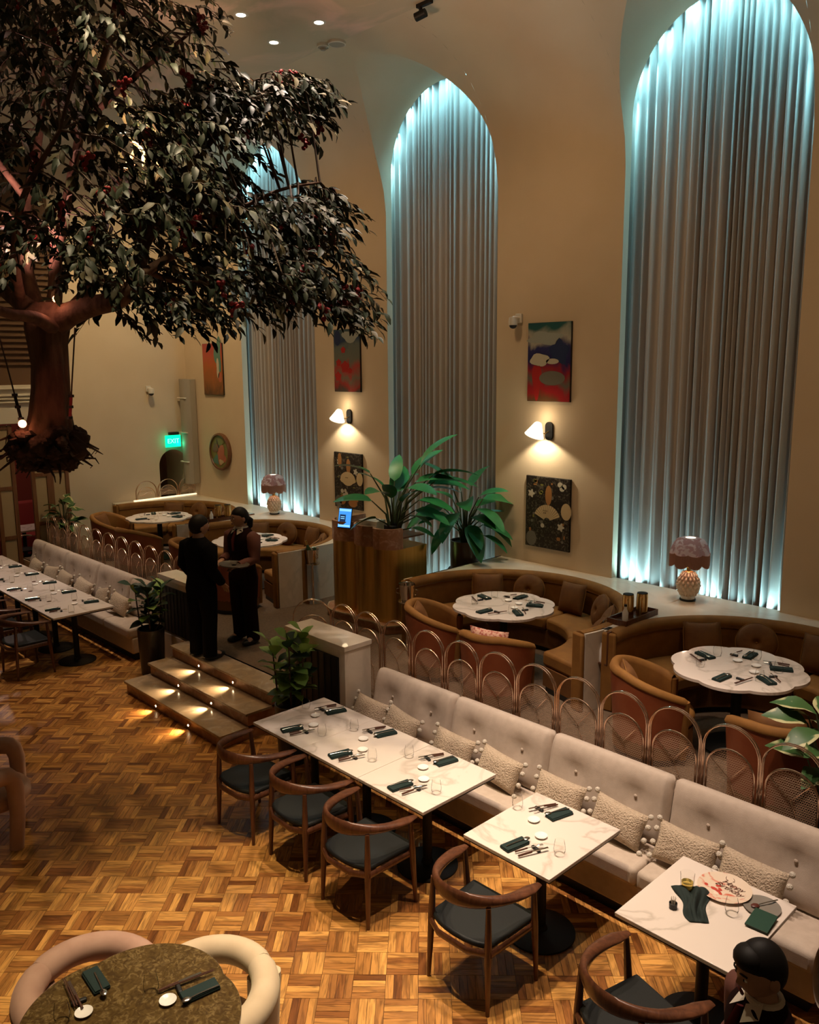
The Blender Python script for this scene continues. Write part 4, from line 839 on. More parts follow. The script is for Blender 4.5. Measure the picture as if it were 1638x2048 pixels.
# ---------------------------------------------------------------- exit sign, cameras, wall column
t = thing('exit_sign', 'green lit exit sign above the small arched doorway', 'sign', (XE + .12, 8.30, 2.385)); MB().box((0, 0, 0), (.03, .34, .24)).build('lit_panel', 'exit_green', t, bev=.008); MB().box((-.05, .05, .15), (.10, .2, .06)).build('bracket', 'black_panel', t, bev=.01)
cu = bpy.data.curves.new('lettering', 'FONT'); cu.body = 'EXIT'; cu.size = .13; cu.align_x = 'CENTER'; cu.align_y = 'CENTER'; cu.extrude = .002; lo = bpy.data.objects.new('lettering', cu); COL.objects.link(lo); lo = tomesh(lo); lo.data.materials.append(MATS['exit_mark']); lo.location = (.018, 0, 0); lo.rotation_euler = (PI / 2, 0, PI / 2); setpar(lo, t)
point('exit_sign_light', (XE + .16, 8.42, 2.33), .9, (.05, 1, .5), .06)
def cctv(name, loc, rz, label):
    t = thing(name, label, 'camera', loc, rz); MB().box((0, .02, .02), (.10, .04, .12)).build('bracket', 'white_plastic', t, bev=.01); MB().tube([(0, 0, .02), (0, -.08, .02), (0, -.1, -.0)], .03, 10).build('arm', 'white_plastic', t); MB().lathe([(0, .06), (.05, .05), (.058, 0), (.055, -.05)], 20, (0, -.1, -.02)).build('housing', 'white_plastic', t); MB().ball((0, -.1, -.07), (.05, .05, .045), 16, 10).build('dome', 'black_panel', t)
cctv('security_camera', (at_y(1040, 640, WY) + Vector((0, -.04, 0))), 0, 'white dome security camera left of the cloud picture'); cctv('security_camera', (XE + .04, 7.88, 3.43), R(90), 'white dome security camera high on the end wall')
t = thing('column_speaker', 'tall grey wall column in the corner beside the exit sign', 'speaker', (-15.5, WY - .15, 1.5))
MB().grid(lambda u, v: (-.17 + .34 * u, .0 - .10 * math.sin(PI * u) ** .5, 2.13 * v), 12, 8).build('front', 'panel_grey', t, ang=60); MB().box((0, .07, 1.065), (.35, .14, 2.13)).build('body', 'panel_grey', t, bev=.01)
for z in (.45, 1.05, 1.75): MB().box((-.02, -.075, z), (.3, .06, .025)).build('joint_band', 'white_plastic', t, bev=.005)
# ---------------------------------------------------------------- timber folding screens and the room beyond
def folding(ya, yb, z0, z1, label, bars, xo=0):
    t = thing('folding_screen', label, 'screen', (XE + .03 + xo, (ya + yb) / 2, 0)); w_ = yb - ya
    for s in (-1, 1): MB().box((0, s * (w_ / 2 - .035), (z0 + z1) / 2), (.06, .07, z1 - z0)).build('stile', 'timber', t, bev=.004)
    zs = [z0 + .03] + bars + [z1 - .04]
    for z in zs: MB().box((0, 0, z), (.05, w_ - .14, .07)).build('rail', 'timber', t, bev=.004)
    for a, b in zip(zs, zs[1:]): MB().box((0, 0, (a + b) / 2), (.012, w_ - .14, b - a - .07)).build('infill_panel', 'tan_panel', t)
folding(4.86, 5.21, 0, 2.88, 'timber folding screen panel at the left edge of the view', [.85, 1.75]); folding(5.46, 5.80, 0, 2.88, 'middle timber folding screen panel below the hanging tree roots', [1.05, 1.95], .05); folding(5.80, 6.16, 0, 2.88, 'timber folding screen panel next to the bare end wall', [1.1, 2.0])
t = thing('dining_table', 'white table in the red room beyond the folding screens', 'table', (XE - 1.3, 5.72, 0)); MB().box((0, 0, .74), (.7, .7, .03)).build('tabletop', 'white_marble', t); MB().tube([(0, 0, 0), (0, 0, .73)], .04, 10).build('column', 'black_metal', t); MB().lathe([(0, 0), (.25, 0), (.25, .02), (.05, .04)], 20).build('base', 'black_metal', t)
t = thing('red_bench', 'red upholstered bench in the room beyond the folding screens', 'bench', (XE - 2.3, 6.0, 0)); MB().box((0, 0, .25), (.6, 2, .4)).build('seat', 'red_fabric', t, bev=.03); MB().box((-.3, 0, .75), (.15, 2, .7)).build('backrest', 'red_fabric', t, bev=.05)
t = thing('bar_chair', 'dark bar chair with ring back in the room beyond the screens', 'chair', (XE - .6, 5.45, 0), R(100)); MB().lathe([(0, .45), (.2, .45), (.21, .48), (0, .5)], 20).build('seat', 'black_leather', t)
for a in range(4): MB().tube([(.17 * math.cos(a * PI / 2 + .7), .17 * math.sin(a * PI / 2 + .7), 0), (.15 * math.cos(a * PI / 2 + .7), .15 * math.sin(a * PI / 2 + .7), .46)], .015, 8).build('leg', 'black_metal', t)
MB().tube([(.22 * math.cos(a), .22 * math.sin(a), .7) for a in [R(-20) + R(220) * k / 14 for k in range(15)]], .018, 8).build('back_ring', 'chrome', t); MB().tube([(-.2, .05, .47), (-.21, .06, .7)], .014, 8).build('back_post', 'black_metal', t)
# ---------------------------------------------------------------- ice bucket stands
def make_bucket():
    t = thing('ice_bucket_stand', 'x', 'ice bucket stand', (0, 0, 0), 0, 'chrome ice bucket stands')
    MB().lathe([(0, 0), (.135, 0), (.135, .012), (.06, .03), (.022, .05), (.02, .12)], 28).build('base', 'chrome', t); MB().tube([(0, 0, .05), (0, 0, .58)], .019, 14).build('pole', 'chrome', t)
    MB().lathe([(.02, .57), (.11, .585), (.112, .60), (.02, .6)], 28).build('tray', 'chrome', t)
    MB().lathe([(0, .60), (.075, .602), (.10, .80), (.108, .81), (.10, .806), (.07, .62)], 28).build('bucket', 'chrome', t)
    for k in range(2): MB().tube([(.105 * math.cos(k * PI), 0, .75), (.135 * math.cos(k * PI), 0, .74), (.135 * math.cos(k * PI), 0, .69), (.1 * math.cos(k * PI), 0, .68)], .006, 6).build('handle', 'chrome', t)
    return t
ib = make_bucket(); q = at_z(1222, 1392, ZP); ib.location = q; ib['label'] = 'chrome ice bucket stand between the two nearer booths'
dup(ib, at_z(627, 1205, ZP), 0, 'chrome ice bucket stand with a bottle at the booth behind the waitress'); dup(ib, (-7.12, 6.78, ZP), R(30), 'chrome ice bucket stand beside the brass host stand')
b = thing('wine_bottle', 'wine bottle chilling in the far ice bucket', 'bottle', at_z(627, 1205, ZP) + Vector((0, 0, .63))); mat('bottle_glass', (.02, .05, .02), .1, coat=.5)
Mx = Tm((0, 0, 0), 0, R(10), R(-14)); MB().lathe([(0, 0), (.036, 0), (.038, .18), (.015, .25), (.014, .31)], 16, M=Mx).build('body', 'bottle_glass', b); MB().lathe([(.016, .24), (.0165, .315), (0, .315)], 14, M=Mx).build('foil', 'bright_brass', b)
# ---------------------------------------------------------------- service niches between booths
def service(x, y, sgn, names):
    t = thing('service_tray', names[0], 'tray', (x, y, ZL)); MB().box((0, 0, .008), (.22, .62, .016)).build('base', 'walnut', t)
    for s in (-1, 1): MB().box((s * .105, 0, .03), (.012, .62, .06)).build('side', 'walnut', t); MB().box((0, s * .305, .03), (.2, .012, .06)).build('end', 'walnut', t)
    for k in range(2):
        o = thing('brass_pitcher', names[1 + k], 'pitcher', (x - .05 + .08 * k, y - .02 + .14 * k, ZL + .016), R(-60)); MB().lathe([(0, 0), (.058, 0), (.058, .20), (.055, .24), (.052, .24), (.05, .02), (0, .02)], 24).build('body', 'bright_brass', o); MB().lathe([(0, .225), (.055, .245), (.0, .25)], 20).build('lid', 'black_panel', o); MB().tube([(.055, 0, .2), (.10, 0, .19), (.10, 0, .06), (.056, 0, .05)], .007, 6).build('handle', 'bright_brass', o)
    o = thing('sauce_bottle', names[3], 'bottle', (x + .03, y - .2, ZL + .016)); MB().lathe([(0, 0), (.03, 0), (.032, .10), (.014, .14), (.013, .17), (0, .17)], 16).build('body', 'porcelain', o); MB().lathe([(.015, .165), (.015, .185), (0, .187)], 12).build('cap', 'black_panel', o)
for nx, lab in ((-4.42, 'walnut niche front between the two nearer booths'), (-12.54, 'walnut niche front between the two far booths')):
    t = thing('service_niche', lab, 'niche', (nx, 6.90, ZP)); h = ZL - ZP
    for s_ in (-1, 1): MB().box((s_ * .085, 0, h - .16), (.018, .10, .34)).build('side', 'walnut', t, bev=.003)
    MB().box((0, 0, h - .33), (.17, .10, .018)).build('shelf', 'walnut', t, bev=.003); MB().box((0, .03, (h - .34) / 2), (.18, .06, h - .34)).build('panel', 'ledge_marble', t); MB().box((0, .045, h - .16), (.17, .01, .33)).build('back', 'black_panel', t); MB().lathe([(0, 0), (.028, 0), (.03, .12), (.013, .16), (.013, .19), (0, .19)], 14, (.0, -.01, h - .32)).build('bottle', 'porcelain', t)
service(-4.42, 7.45, 1, ['walnut tray of pitchers on the ledge between the nearer booths', 'front brass pitcher on the walnut tray between the nearer booths', 'rear brass pitcher on the walnut tray between the nearer booths', 'small white bottle on the walnut tray between the nearer booths'])
service(-12.55, 7.5, 1, ['walnut tray of pitchers on the ledge between the far booths', 'front brass pitcher on the tray between the far booths', 'rear brass pitcher on the tray between the far booths', 'small white bottle on the tray between the far booths'])
t = thing('acrylic_stand', 'clear square menu stand on the far ledge near the small lamp', 'stand', at_z(497, 1028, ZL)); MB().box((0, 0, .19), (.28, .006, .32)).build('panel', 'glass', t); MB().box((0, -.03, .012), (.3, .12, .02)).build('base', 'walnut', t)
# shadowy gear between the host stand and the middle window
t = thing('round_side_table', 'dark round side table behind the host stand', 'table', (-7.55, 7.95, ZP)); MB().lathe([(0, .5), (.21, .5), (.215, .515), (.2, .52), (0, .515)], 28).build('top', 'pot_black', t); MB().tube([(0, 0, .02), (0, 0, .5)], .018, 10).build('stem', 'black_metal', t); MB().lathe([(0, 0), (.14, 0), (.13, .015), (0, .03)], 20).build('foot', 'black_metal', t)
t = thing('equipment_case', 'black equipment case under the middle curtain', 'case', (-7.62, 8.36, ZP), R(25)); MB().box((0, 0, .3), (.5, .3, .6)).build('body', 'black_panel', t, bev=.02); MB().box((0, -.02, .62), (.46, .3, .03), Tm((0, 0, 0), 0, R(8))).build('lid', 'black_leather', t, bev=.01); MB().tube([(-.1, -.16, .5), (-.08, -.19, .52), (.08, -.19, .52), (.1, -.16, .5)], .01, 6).build('handle', 'chrome', t)
# ---------------------------------------------------------------- place settings
def proto(name, cat, group): o = thing(name, 'x', cat, (0, 0, -50), 0, group); return o
def mk_napkin():
    t = proto('folded_napkin', 'napkin', 'dark green folded napkins'); MB().box((0, 0, .008), (.085, .19, .016)).build('cloth', 'napkin', t, bev=.006, seg=3); MB().box((.002, .0, .019), (.078, .186, .006)).build('top_fold', 'napkin', t, bev=.003); return t
def mk_spoon():
    t = proto('spoon', 'spoon', 'spoons on the napkins'); MB().ball((0, .07, .004), (.018, .026, .006), 12, 6).build('bowl', 'steel', t); MB().tube([(0, .05, .004), (0, .0, .007), (0, -.10, .004)], [.004, .0035, .005], 6, flat=(1, .5)).build('handle', 'steel', t); return t
def mk_rest():
    t = proto('cutlery_rest', 'cutlery rest', 'dark cutlery rests'); MB().box((0, 0, .009), (.075, .024, .018)).build('block', 'black_panel', t, bev=.006); return t
def mk_fork():
    t = proto('fork', 'fork', 'forks on the rests'); MB().tube([(0, -.11, .014), (0, -.02, .02)], .0055, 6).build('handle', 'dark_wood_handle', t); h = MB().tube([(0, -.02, .02), (0, .05, .022), (0, .065, .022)], [.004, .004, .01], 6, flat=(1, .4)).build('head', 'steel', t)
    for k in range(3): MB().tube([((k - 1) * .007, .06, .022), ((k - 1) * .007, .095, .02)], .0018, 4).build('tine', 'steel', h)
    return t
def mk_knife():
    t = proto('knife', 'knife', 'knives on the rests'); MB().tube([(0, -.12, .014), (0, -.02, .02)], .007, 6).build('handle', 'dark_wood_handle', t); MB().box((0, .04, .022), (.014, .12, .003)).build('blade', 'steel', t); return t
def mk_chop():
    t = proto('chopsticks', 'chopsticks', 'chopsticks beside the settings')
    for s in (-1, 1): MB().tube([(s * .006, -.12, .018), (s * .004, .11, .021)], [.0042, .0028], 6).build('stick', 'dark_wood_handle', t)
    return t
def mk_dish():
    t = proto('sauce_dish', 'dish', 'small white sauce dishes'); MB().lathe([(0, 0), (.028, 0), (.042, .012), (.043, .015), (.04, .014), (.026, .006), (0, .005)], 28).build('bowl', 'porcelain', t); return t
def mk_glass(h=.10, r=.036):
    t = proto('stemless_glass', 'glass', 'stemless drinking glasses'); MB().lathe([(0, 0), (r * .8, 0), (r * 1.02, h * .25), (r * 1.06, h * .42), (r * .95, h * .75), (r * .82, h), (r * .79, h), (r * .92, h * .74), (r * 1.02, h * .42), (r * .97, h * .26), (r * .7, .012), (0, .010)], 28).build('bowl', 'glass', t); return t
PR = dict(n=mk_napkin(), s=mk_spoon(), r=mk_rest(), f=mk_fork(), k=mk_knife(), c=mk_chop(), d=mk_dish(), g=mk_glass()); fresh = {k: 1 for k in PR}
NM = dict(n='dark green folded napkin', s='steel spoon on the napkin', r='dark cutlery rest', f='fork on the cutlery rest', k='knife on the cutlery rest', c='chopsticks', d='small white sauce dish', g='clear stemless glass')
def put(k, p, rz, where):
    o = PR[k] if fresh[k] else dup(PR[k], (0, 0, 0)); fresh[k] = 0; o.location = p; o.rotation_euler = (0, 0, rz); o['label'] = NM[k] + ' ' + where
def setting(x, y, z, rz, where, items='nsrfkdg', jit=0, far=False):
    rnd = random.Random(int(x * 1000) + int(y * 77)); M = Tm((x, y, z), rz)
    lay = dict(n=(-.03, .145, -14, 0), s=(-.022, .15, -18, .022), r=(.10, .20, -12, 0), f=(.085, .17, -22, 0), k=(.115, .165, -18, 0), c=(.14, .165, -26, 0), d=(.035, .335, 0, 0), g=(.235, .275, 0, 0))
    for k in items:
        a, b, r_, dz = lay[k]; p = M @ Vector((a + rnd.uniform(-.01, .01), b + rnd.uniform(-.01, .01), dz + .0008)); put(k, p, rz + R(r_ + rnd.uniform(-6, 6)), where)
W4 = ['nearest the steps', 'at the middle table', 'at the third table', 'on the single table']
for i in range(4):
    x, y = TR[i]; ix = i == 0 and .05 or 0
    setting(x + ix, y - .40, .75, 0, 'chair side, ' + W4[i]); setting(x - .08 + ix, y + .40, .75, PI, 'sofa side, ' + W4[i])
for i in range(5):
    x, y = TL[i]; wh = 'on the far row, ' + ORD[i] + ' table from the stairs'
    setting(x, y - .40, .75, 0, 'chair side ' + wh, 'nsrfkg'); setting(x - .06, y + .40, .75, PI, 'sofa side ' + wh, 'nsrfdg')
BT = ['of the booth table beside the host stand', 'of the booth table under the largest window', 'of the booth table behind the waitress', 'of the farthest booth table']
SD = [(-90, 'near side'), (-30, 'right front side'), (30, 'right rear side'), (95, 'window side'), (165, 'left side')]
for i, (x, y) in enumerate(FT):
    for j, (a, nm) in enumerate(SD):
        if i == 3 and j == 1 or i == 2 and j in (4,): continue
        aa = R(a + 8); setting(x + .50 * math.cos(aa), y + .50 * math.sin(aa), ZP + .75, aa + PI / 2, nm + ' ' + BT[i], ['nsrcg', 'nsrfdg', 'nrfkdg', 'nsrfdg', 'nsrcg'][j])
# ---------------------------------------------------------------- leftovers on the last table
Z7 = .7508
c = at_z(1449, 1776, .765); t = thing('dessert_plate', 'round pink-smeared dessert plate with chocolate handwriting', 'plate', (c.x, c.y, Z7), R(-32))
mat('plate_smear', (.72, .58, .45), .35, col2=(.62, .15, .09), nscale=9, detail=6, dist=2, ramp=(.52, .66)); MB().lathe([(0, 0), (.11, 0), (.152, .016), (.156, .020), (.15, .019), (.108, .008), (0, .007)], 48).build('dish', 'plate_smear', t)
cu = bpy.data.curves.new('writing', 'FONT'); cu.body = 'Happy\nBirthday'; cu.size = .058; cu.shear = .35; cu.offset = -.0009; cu.align_x = 'CENTER'; cu.align_y = 'CENTER'; cu.extrude = .0006; cu.space_line = .8; cu.space_character = .9
lo = bpy.data.objects.new('chocolate_writing', cu); COL.objects.link(lo); mat('chocolate', (.09, .02, .012), .4); lo = tomesh(lo); lo.data.materials.append(MATS['chocolate']); lo.location = (.0, .045, .0115); lo.rotation_euler = (0, 0, R(26)); setpar(lo, t); MB().tube([(-.075 + .03 * math.cos(a) * (1 + .3 * math.sin(a)), .085 + .022 * math.sin(a), .0125) for a in [k * .35 for k in range(16)]], .0014, 5).build('chocolate_flourish', 'chocolate', t)
mat('cream_smear', (.75, .62, .50), .5); mat('sauce_red', (.5, .06, .04), .35)
for k in range(12): a, r_ = random.uniform(0, 6.3), random.uniform(.0, .05); MB().ball((r_ * math.cos(a) * 1.4 - .015, r_ * math.sin(a) - .06, .008), (random.uniform(.008, .03), random.uniform(.006, .016), .003), 10, 5).build('sauce_smear', random.choice(['cream_smear', 'sauce_red', 'sauce_red']), t, rot=None)
c = at_z(1524, 1813, .76); t = thing('side_plate', 'grey stoneware side plate under the green menu', 'plate', (c.x, c.y, Z7)); MB().lathe([(0, 0), (.075, 0), (.102, .010), (.104, .013), (.1, .012), (.074, .005), (0, .004)], 40).build('dish', 'grey_stone', t)
t = thing('used_spoon', 'used spoon lying on the grey side plate', 'spoon', (c.x - .005, c.y + .02, Z7 + .006), R(150)); MB().ball((0, .05, .007), (.019, .026, .006), 12, 6).build('bowl', 'chocolate', t); MB().tube([(0, .03, .008), (0, -.02, .013), (0, -.10, .016)], [.004, .0035, .005], 6, flat=(1, .5)).build('handle', 'steel', t)
c = at_z(1523, 1839, .775); t = thing('menu_book', 'closed dark green menu resting on the grey plate edge', 'menu', (c.x, c.y, Z7 + .015), R(6)); t.rotation_euler = (R(3), R(0), R(4)); MB().box((0, 0, .006), (.125, .17, .004)).build('cover', 'menu_green', t, bev=.001); MB().box((0, 0, .003), (.118, .164, .004)).build('pages', 'paper', t); MB().box((0, 0, -.001), (.125, .17, .003)).build('cover', 'menu_green', t, bev=.001)
c = at_z(1463, 1826, .755); put('g', Vector((c.x, c.y, Z7)), 0, 'beside the pink dessert plate')
c = at_z(1374, 1775, .76); t = thing('whisky_glass', 'tumbler with a little amber drink on the dessert table', 'glass', (c.x, c.y, Z7)); MB().lathe([(0, 0), (.036, 0), (.042, .105), (.039, .105), (.033, .012), (0, .010)], 28).build('tumbler', 'glass', t); MB().lathe([(0, .0105), (.0325, .0125), (.0355, .048), (0, .048)], 24).build('drink', 'whisky', t)
def crumpled():
    t = thing('crumpled_napkin', 'crumpled dark napkin thrown on the dessert table', 'napkin', (0, 0, 0)); P = [at_z(1352, 1790, Z7), at_z(1405, 1768, Z7), at_z(1415, 1850, Z7), at_z(1385, 1838, Z7)]
    A, B = at_z(1378, 1776, Z7), at_z(1400, 1846, Z7); ax = B - A; nn = Vector((-ax.y, ax.x, 0)).normalized()
    def g(u, v):
        w_ = lerp(.105, .05, u ** .8) * (1 + .12 * math.sin(9 * u)); p = A + ax * u + nn * (2 * v - 1) * w_ + nn * .015 * math.sin(6 * u); e = max(0, (1 - (2 * v - 1) ** 2)) * min(1, (1 - u) * 6) * min(1, u * 6 + .3)
        return (p.x, p.y, Z7 + .003 + e * (.028 + .022 * math.sin(7 * u + 9 * v) + .012 * math.sin(23 * v + 4 * u)))
    o = MB().grid(g, 30, 26).build('cloth', 'napkin_grey', t, ang=80); m = o.modifiers.new('thick', 'SOLIDIFY'); m.thickness = .003; m.offset = 1
crumpled()
c = at_z(1346, 1815, .755); t = thing('toothpick_holder', 'small black holder of toothpicks beside the crumpled napkin', 'toothpick holder', (c.x, c.y, Z7)); MB().lathe([(0, 0), (.022, 0), (.024, .035), (.021, .036), (.019, .006)], 18).build('cup', 'black_panel', t)
for k in range(9): a = k * .7; MB().tube([(.008 * math.cos(a), .008 * math.sin(a), .008), (.015 * math.cos(a), .015 * math.sin(a), .068)], .0015, 4).build('toothpick', 'collar', t)
# ---------------------------------------------------------------- front left lounge table and tub chairs
C0 = at_z(262, 2035, .75); t = thing('marble_lounge_table', 'lobed dark green-brown marble table in the near corner', 'table', (C0.x, C0.y, 0))
def lob(a): return .50 * (1 + .10 * abs(math.cos(2 * (a - R(38)))) ** .8 - .03)
MB().prism([(lob(a) * math.cos(a), lob(a) * math.sin(a)) for a in [2 * PI * k / 120 for k in range(120)]], .72, .75).build('tabletop', 'green_marble', t, bev=.006); MB().tube([(0, 0, .02), (0, 0, .72)], .05, 16).build('column', 'black_metal', t); MB().lathe([(0, 0), (.27, 0), (.27, .015), (.05, .04)], 32).build('base', 'black_metal', t)
def mk_tub(m, label, x, y, rz):
    t = thing('tub_chair', label, 'chair', (x, y, 0), rz, 'velvet tub chairs')   # opens to +y
    n = 30
    def pp(k, s=1): a = R(-90 - 112) + R(224) * k / n; return Vector((.33 * math.cos(a), .33 * math.sin(a) * .95 + .02, .68 - .05 * abs(2 * k / n - 1) ** 2))
    P = [pp(k) for k in range(n + 1)]; L0 = [Vector((P[0].x, P[0].y + .02, 0)), Vector((P[0].x, P[0].y + .05, .3)), Vector((P[0].x, P[0].y + .05, .52)), Vector((P[0].x * 1.0, P[0].y + .03, .60))]; Rr_ = [Vector((-p.x, p.y, p.z)) for p in L0]
    h = n // 2
    for seg in (L0 + P[:h + 1], list(reversed(P[h:] + list(reversed(Rr_))))):
        MB().tube(seg, [.055, .06, .066, .07] + [.074] * (len(seg) - 5) + [.068], 16).build('arm_roll', m, t, ang=80)
    MB().tube([(0, -.315, .62), (0, -.30, .3), (0, -.28, 0)], [.075, .07, .06], 14, flat=(1.3, .8)).build('rear_leg', m, t, ang=80)
    MB().lathe([(0, .30), (.26, .30), (.29, .34), (.29, .40), (.26, .435), (0, .445)], 36).build('seat', m, t, ang=60); return t
mk_tub('pink_velvet', 'dusty pink velvet tub chair at the green marble table', -3.99, 1.46, R(-58)); mk_tub('cream_velvet', 'cream velvet tub chair at the green marble table', -3.52, 1.89, R(170)); mk_tub('pink_velvet', 'dusty pink velvet tub chair cut off by the left edge', -7.10, 1.95, R(-20))
z = .7508
o = 'on the green marble table'
for k, (u, v, rz, wh) in enumerate(((192, 1964, -35, 'left ' + o), (400, 1985, 35, 'right ' + o))):
    p = at_z(u, v, z); put('n', p, CAM_YAW + R([40, -55][k]), wh); q = at_z(u + [8, 0][k], v + [5, 3][k], z + .022); put('s', Vector((q.x, q.y, z + .022)), CAM_YAW + R([215, 125][k]), wh)
    p = at_z([168, 336][k], [2028, 2004][k], z); put('d', p, 0, wh); p = at_z([158, 358][k], [2006, 1980][k], z); put('r', p, CAM_YAW + R([30, -60][k]), wh)
    p = at_z([150, 365][k], [1993, 1968][k], z); put('k', p, CAM_YAW + R([38, -58][k]), wh); p = at_z([140, 385][k], [1990, 1962][k], z); put('c', p, CAM_YAW + R([36, -62][k]), wh)
p = at_z(303, 1985, z); put('g', p, 0, 'at the back of the green marble table'); p = at_z(125, 2042, z); put('g', p, 0, 'at the near edge of the green marble table')
# ---------------------------------------------------------------- plants
def leaf_mesh(name, L, W, bend=.35, fold=.25, n=6, shape='ov', wav=0):
    mb = MB(); rows = []
    for i in range(n + 1):
        t = i / n
        w_ = {'ov': math.sin(PI * t ** .85) ** .8, 'fid': (math.sin(PI * t ** 1.35) ** .75), 'pad': math.sin(PI * min(1, t * 1.02) ** .75) ** .55, 'pt': math.sin(PI * t ** .7) * (1 - .25 * t)}[shape] * W / 2 if 0 < t < 1 else .004
        z = -bend * L * t * t; y = L * t * (1 - .12 * bend * t); k = wav * math.sin(7 * t)
        rows.append([(-w_, y, z + fold * w_ + k * w_), (0, y, z), (w_, y, z + fold * w_ - k * w_)])
    mb.v = [p for r in rows for p in r]
    for i in range(n):
        for j in range(2): a = i * 3 + j; mb.f.append((a, a + 1, a + 4, a + 3))
    return mb.mesh(name, True, 70)
LM = {}
def leafobj(t, kind, m, p, rot, s=1, par=None):
    key = (kind, m)
    if key not in LM:
        K = dict(fid=(.20, .14, .3, .25, 6, 'fid', .12), var=(.26, .15, .45, .25, 7, 'ov', .2), pad=(.50, .21, .35, .22, 9, 'pad', 0))[kind]; LM[key] = leaf_mesh('leaf', *K); LM[key].materials.append(MATS[m])
    o = obj('leaf', LM[key], None, t, loc=p, rot=rot); o.scale = (s, s, s); return o
def pot(t, r, h, m='pot_black', taper=.85): MB().lathe([(0, 0), (r * taper, 0), (r, h), (r * .92, h), (r * .9, h - .04)], 32).build('pot', m, t); MB().lathe([(0, h - .04), (r * .92, h - .04)], 24).build('soil', 'soil', t)
def fiddle(label, x, y, z0, hp, H, seed, light):
    t = thing('fiddle_leaf_plant', label, 'plant', (x, y, z0)); pot(t, .17, hp); rnd = random.Random(seed)
    for k in range(4):
        a = k * 1.6 + rnd.random(); hx = H * (.75 + .25 * rnd.random()); px, py = .17 * math.cos(a), .17 * math.sin(a)
        MB().tube([(px * .3, py * .3, hp - .05), (px * .8, py * .8, hx * .6), (px, py, hx)], [.013, .010, .006], 7).build('stem', 'twig', t)
        for q in range(15):
            f = .06 + .94 * q / 14; b = q * 2.4 + rnd.random(); cx, cy, cz = px * f, py * f, hp + (hx - hp) * f
            up = rnd.uniform(-.1, .9) if q < 11 else rnd.uniform(.7, 1.2)
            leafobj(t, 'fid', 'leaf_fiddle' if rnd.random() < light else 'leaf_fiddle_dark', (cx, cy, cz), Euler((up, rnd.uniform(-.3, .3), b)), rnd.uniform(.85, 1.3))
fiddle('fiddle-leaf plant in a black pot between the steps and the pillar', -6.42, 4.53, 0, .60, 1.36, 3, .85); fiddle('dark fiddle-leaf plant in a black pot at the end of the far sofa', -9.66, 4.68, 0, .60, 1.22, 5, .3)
def variegated(label, x, y, z0, H, seed, n=20):
    t = thing('variegated_plant', label, 'plant', (x, y, z0)); pot(t, .2, .4); rnd = random.Random(seed)
    for k in range(n):
        a = k * 2.39996 + rnd.random() * .4; f = rnd.uniform(.25, 1); h = .38 + (H - .38) * f; r_ = rnd.uniform(.06, .2); p = (r_ * math.cos(a), r_ * math.sin(a), h)
        MB().tube([(.03 * math.cos(a), .03 * math.sin(a), .36), (p[0] * .5, p[1] * .5, h * .75), p], .006, 5).build('stem', 'stem_green', t); leafobj(t, 'var', 'leaf_var', p, Euler((rnd.uniform(-.1, .8), rnd.uniform(-.4, .4), a - PI / 2)), rnd.uniform(.8, 1.25))
variegated('cream-variegated plant by the timber screens behind the far sofa', -15.15, 5.80, ZP, 1.12, 4, 26); variegated('cream-variegated plant at the right edge behind the arched screens', -1.86, 5.78, ZP, 1.30, 8, 26)
def bird(label, x, y, z0, specs, potr=None, poth=0):
    t = thing('bird_of_paradise_plant', label, 'plant', (x, y, z0)); h0 = 0
    if potr: pot(t, potr, poth, 'pot_brown', .9); h0 = poth - .05
    for (ax, ay, h, el, s, roll) in specs:     # stem tip offset, height, elevation of the blade
        MB().tube([(ax * .12, ay * .12, h0), (ax * .35, ay * .35, h0 + h * .6), (ax, ay, h0 + h)], [.016, .012, .007], 7).build('stem', 'stem_green', t)
        leafobj(t, 'pad', 'leaf_bird', (ax, ay, h0 + h), Euler((el, roll, math.atan2(ay, ax) - PI / 2)), s)
def B(u, v, el, s, roll=0): return (u, v, el, s, roll)
rightv = Vector((CR.x, CR.y, 0)).normalized(); fwdv = Vector((CF.x, CF.y, 0)).normalized()
def specs(lst): return [(*((rightv * a + fwdv * b).xy), h, el, s, r_) for a, b, h, el, s, r_ in lst]
bird('large bird-of-paradise plant growing out of the host stand', -7.98, 7.36, 1.66, specs([(.36, .0, .92, 1.05, 1.25, .2), (.52, -.1, .80, .35, 1.2, -.2), (.46, .1, .66, .15, 1.2, .3), (.55, .0, .70, .2, 1.15, .1), (-.30, .1, .80, .5, 1.05, .2), (.18, -.2, .64, .3, 1.1, .2), (-.1, -.2, .56, .5, 1.1, -.2), (.3, -.2, .36, .0, 1.0, .3), (.0, .1, .55, .9, 1.2, .5), (.25, .1, .78, 1.0, 1.05, .2), (.30, -.05, .70, .45, 1.0, .3), (.38, .05, .58, .25, 1.05, -.2), (.34, -.15, .48, .05, 1.0, .2), (-.12, .05, .62, .75, .9, .3), (-.28, -.05, .46, .35, 1.0, -.3), (-.02, -.12, .50, .9, .9, 0), (.12, -.15, .46, .8, .85, .2), (-.22, -.15, .24, .1, .85, .4), (.22, -.2, .28, .1, .8, -.2), (.3, .1, .22, .1, .75, .2), (.10, .15, .60, .6, 1, -.3), (.24, -.1, .10, .0, .7, .1), (.02, .1, .7, 1.1, .9, 0)]))
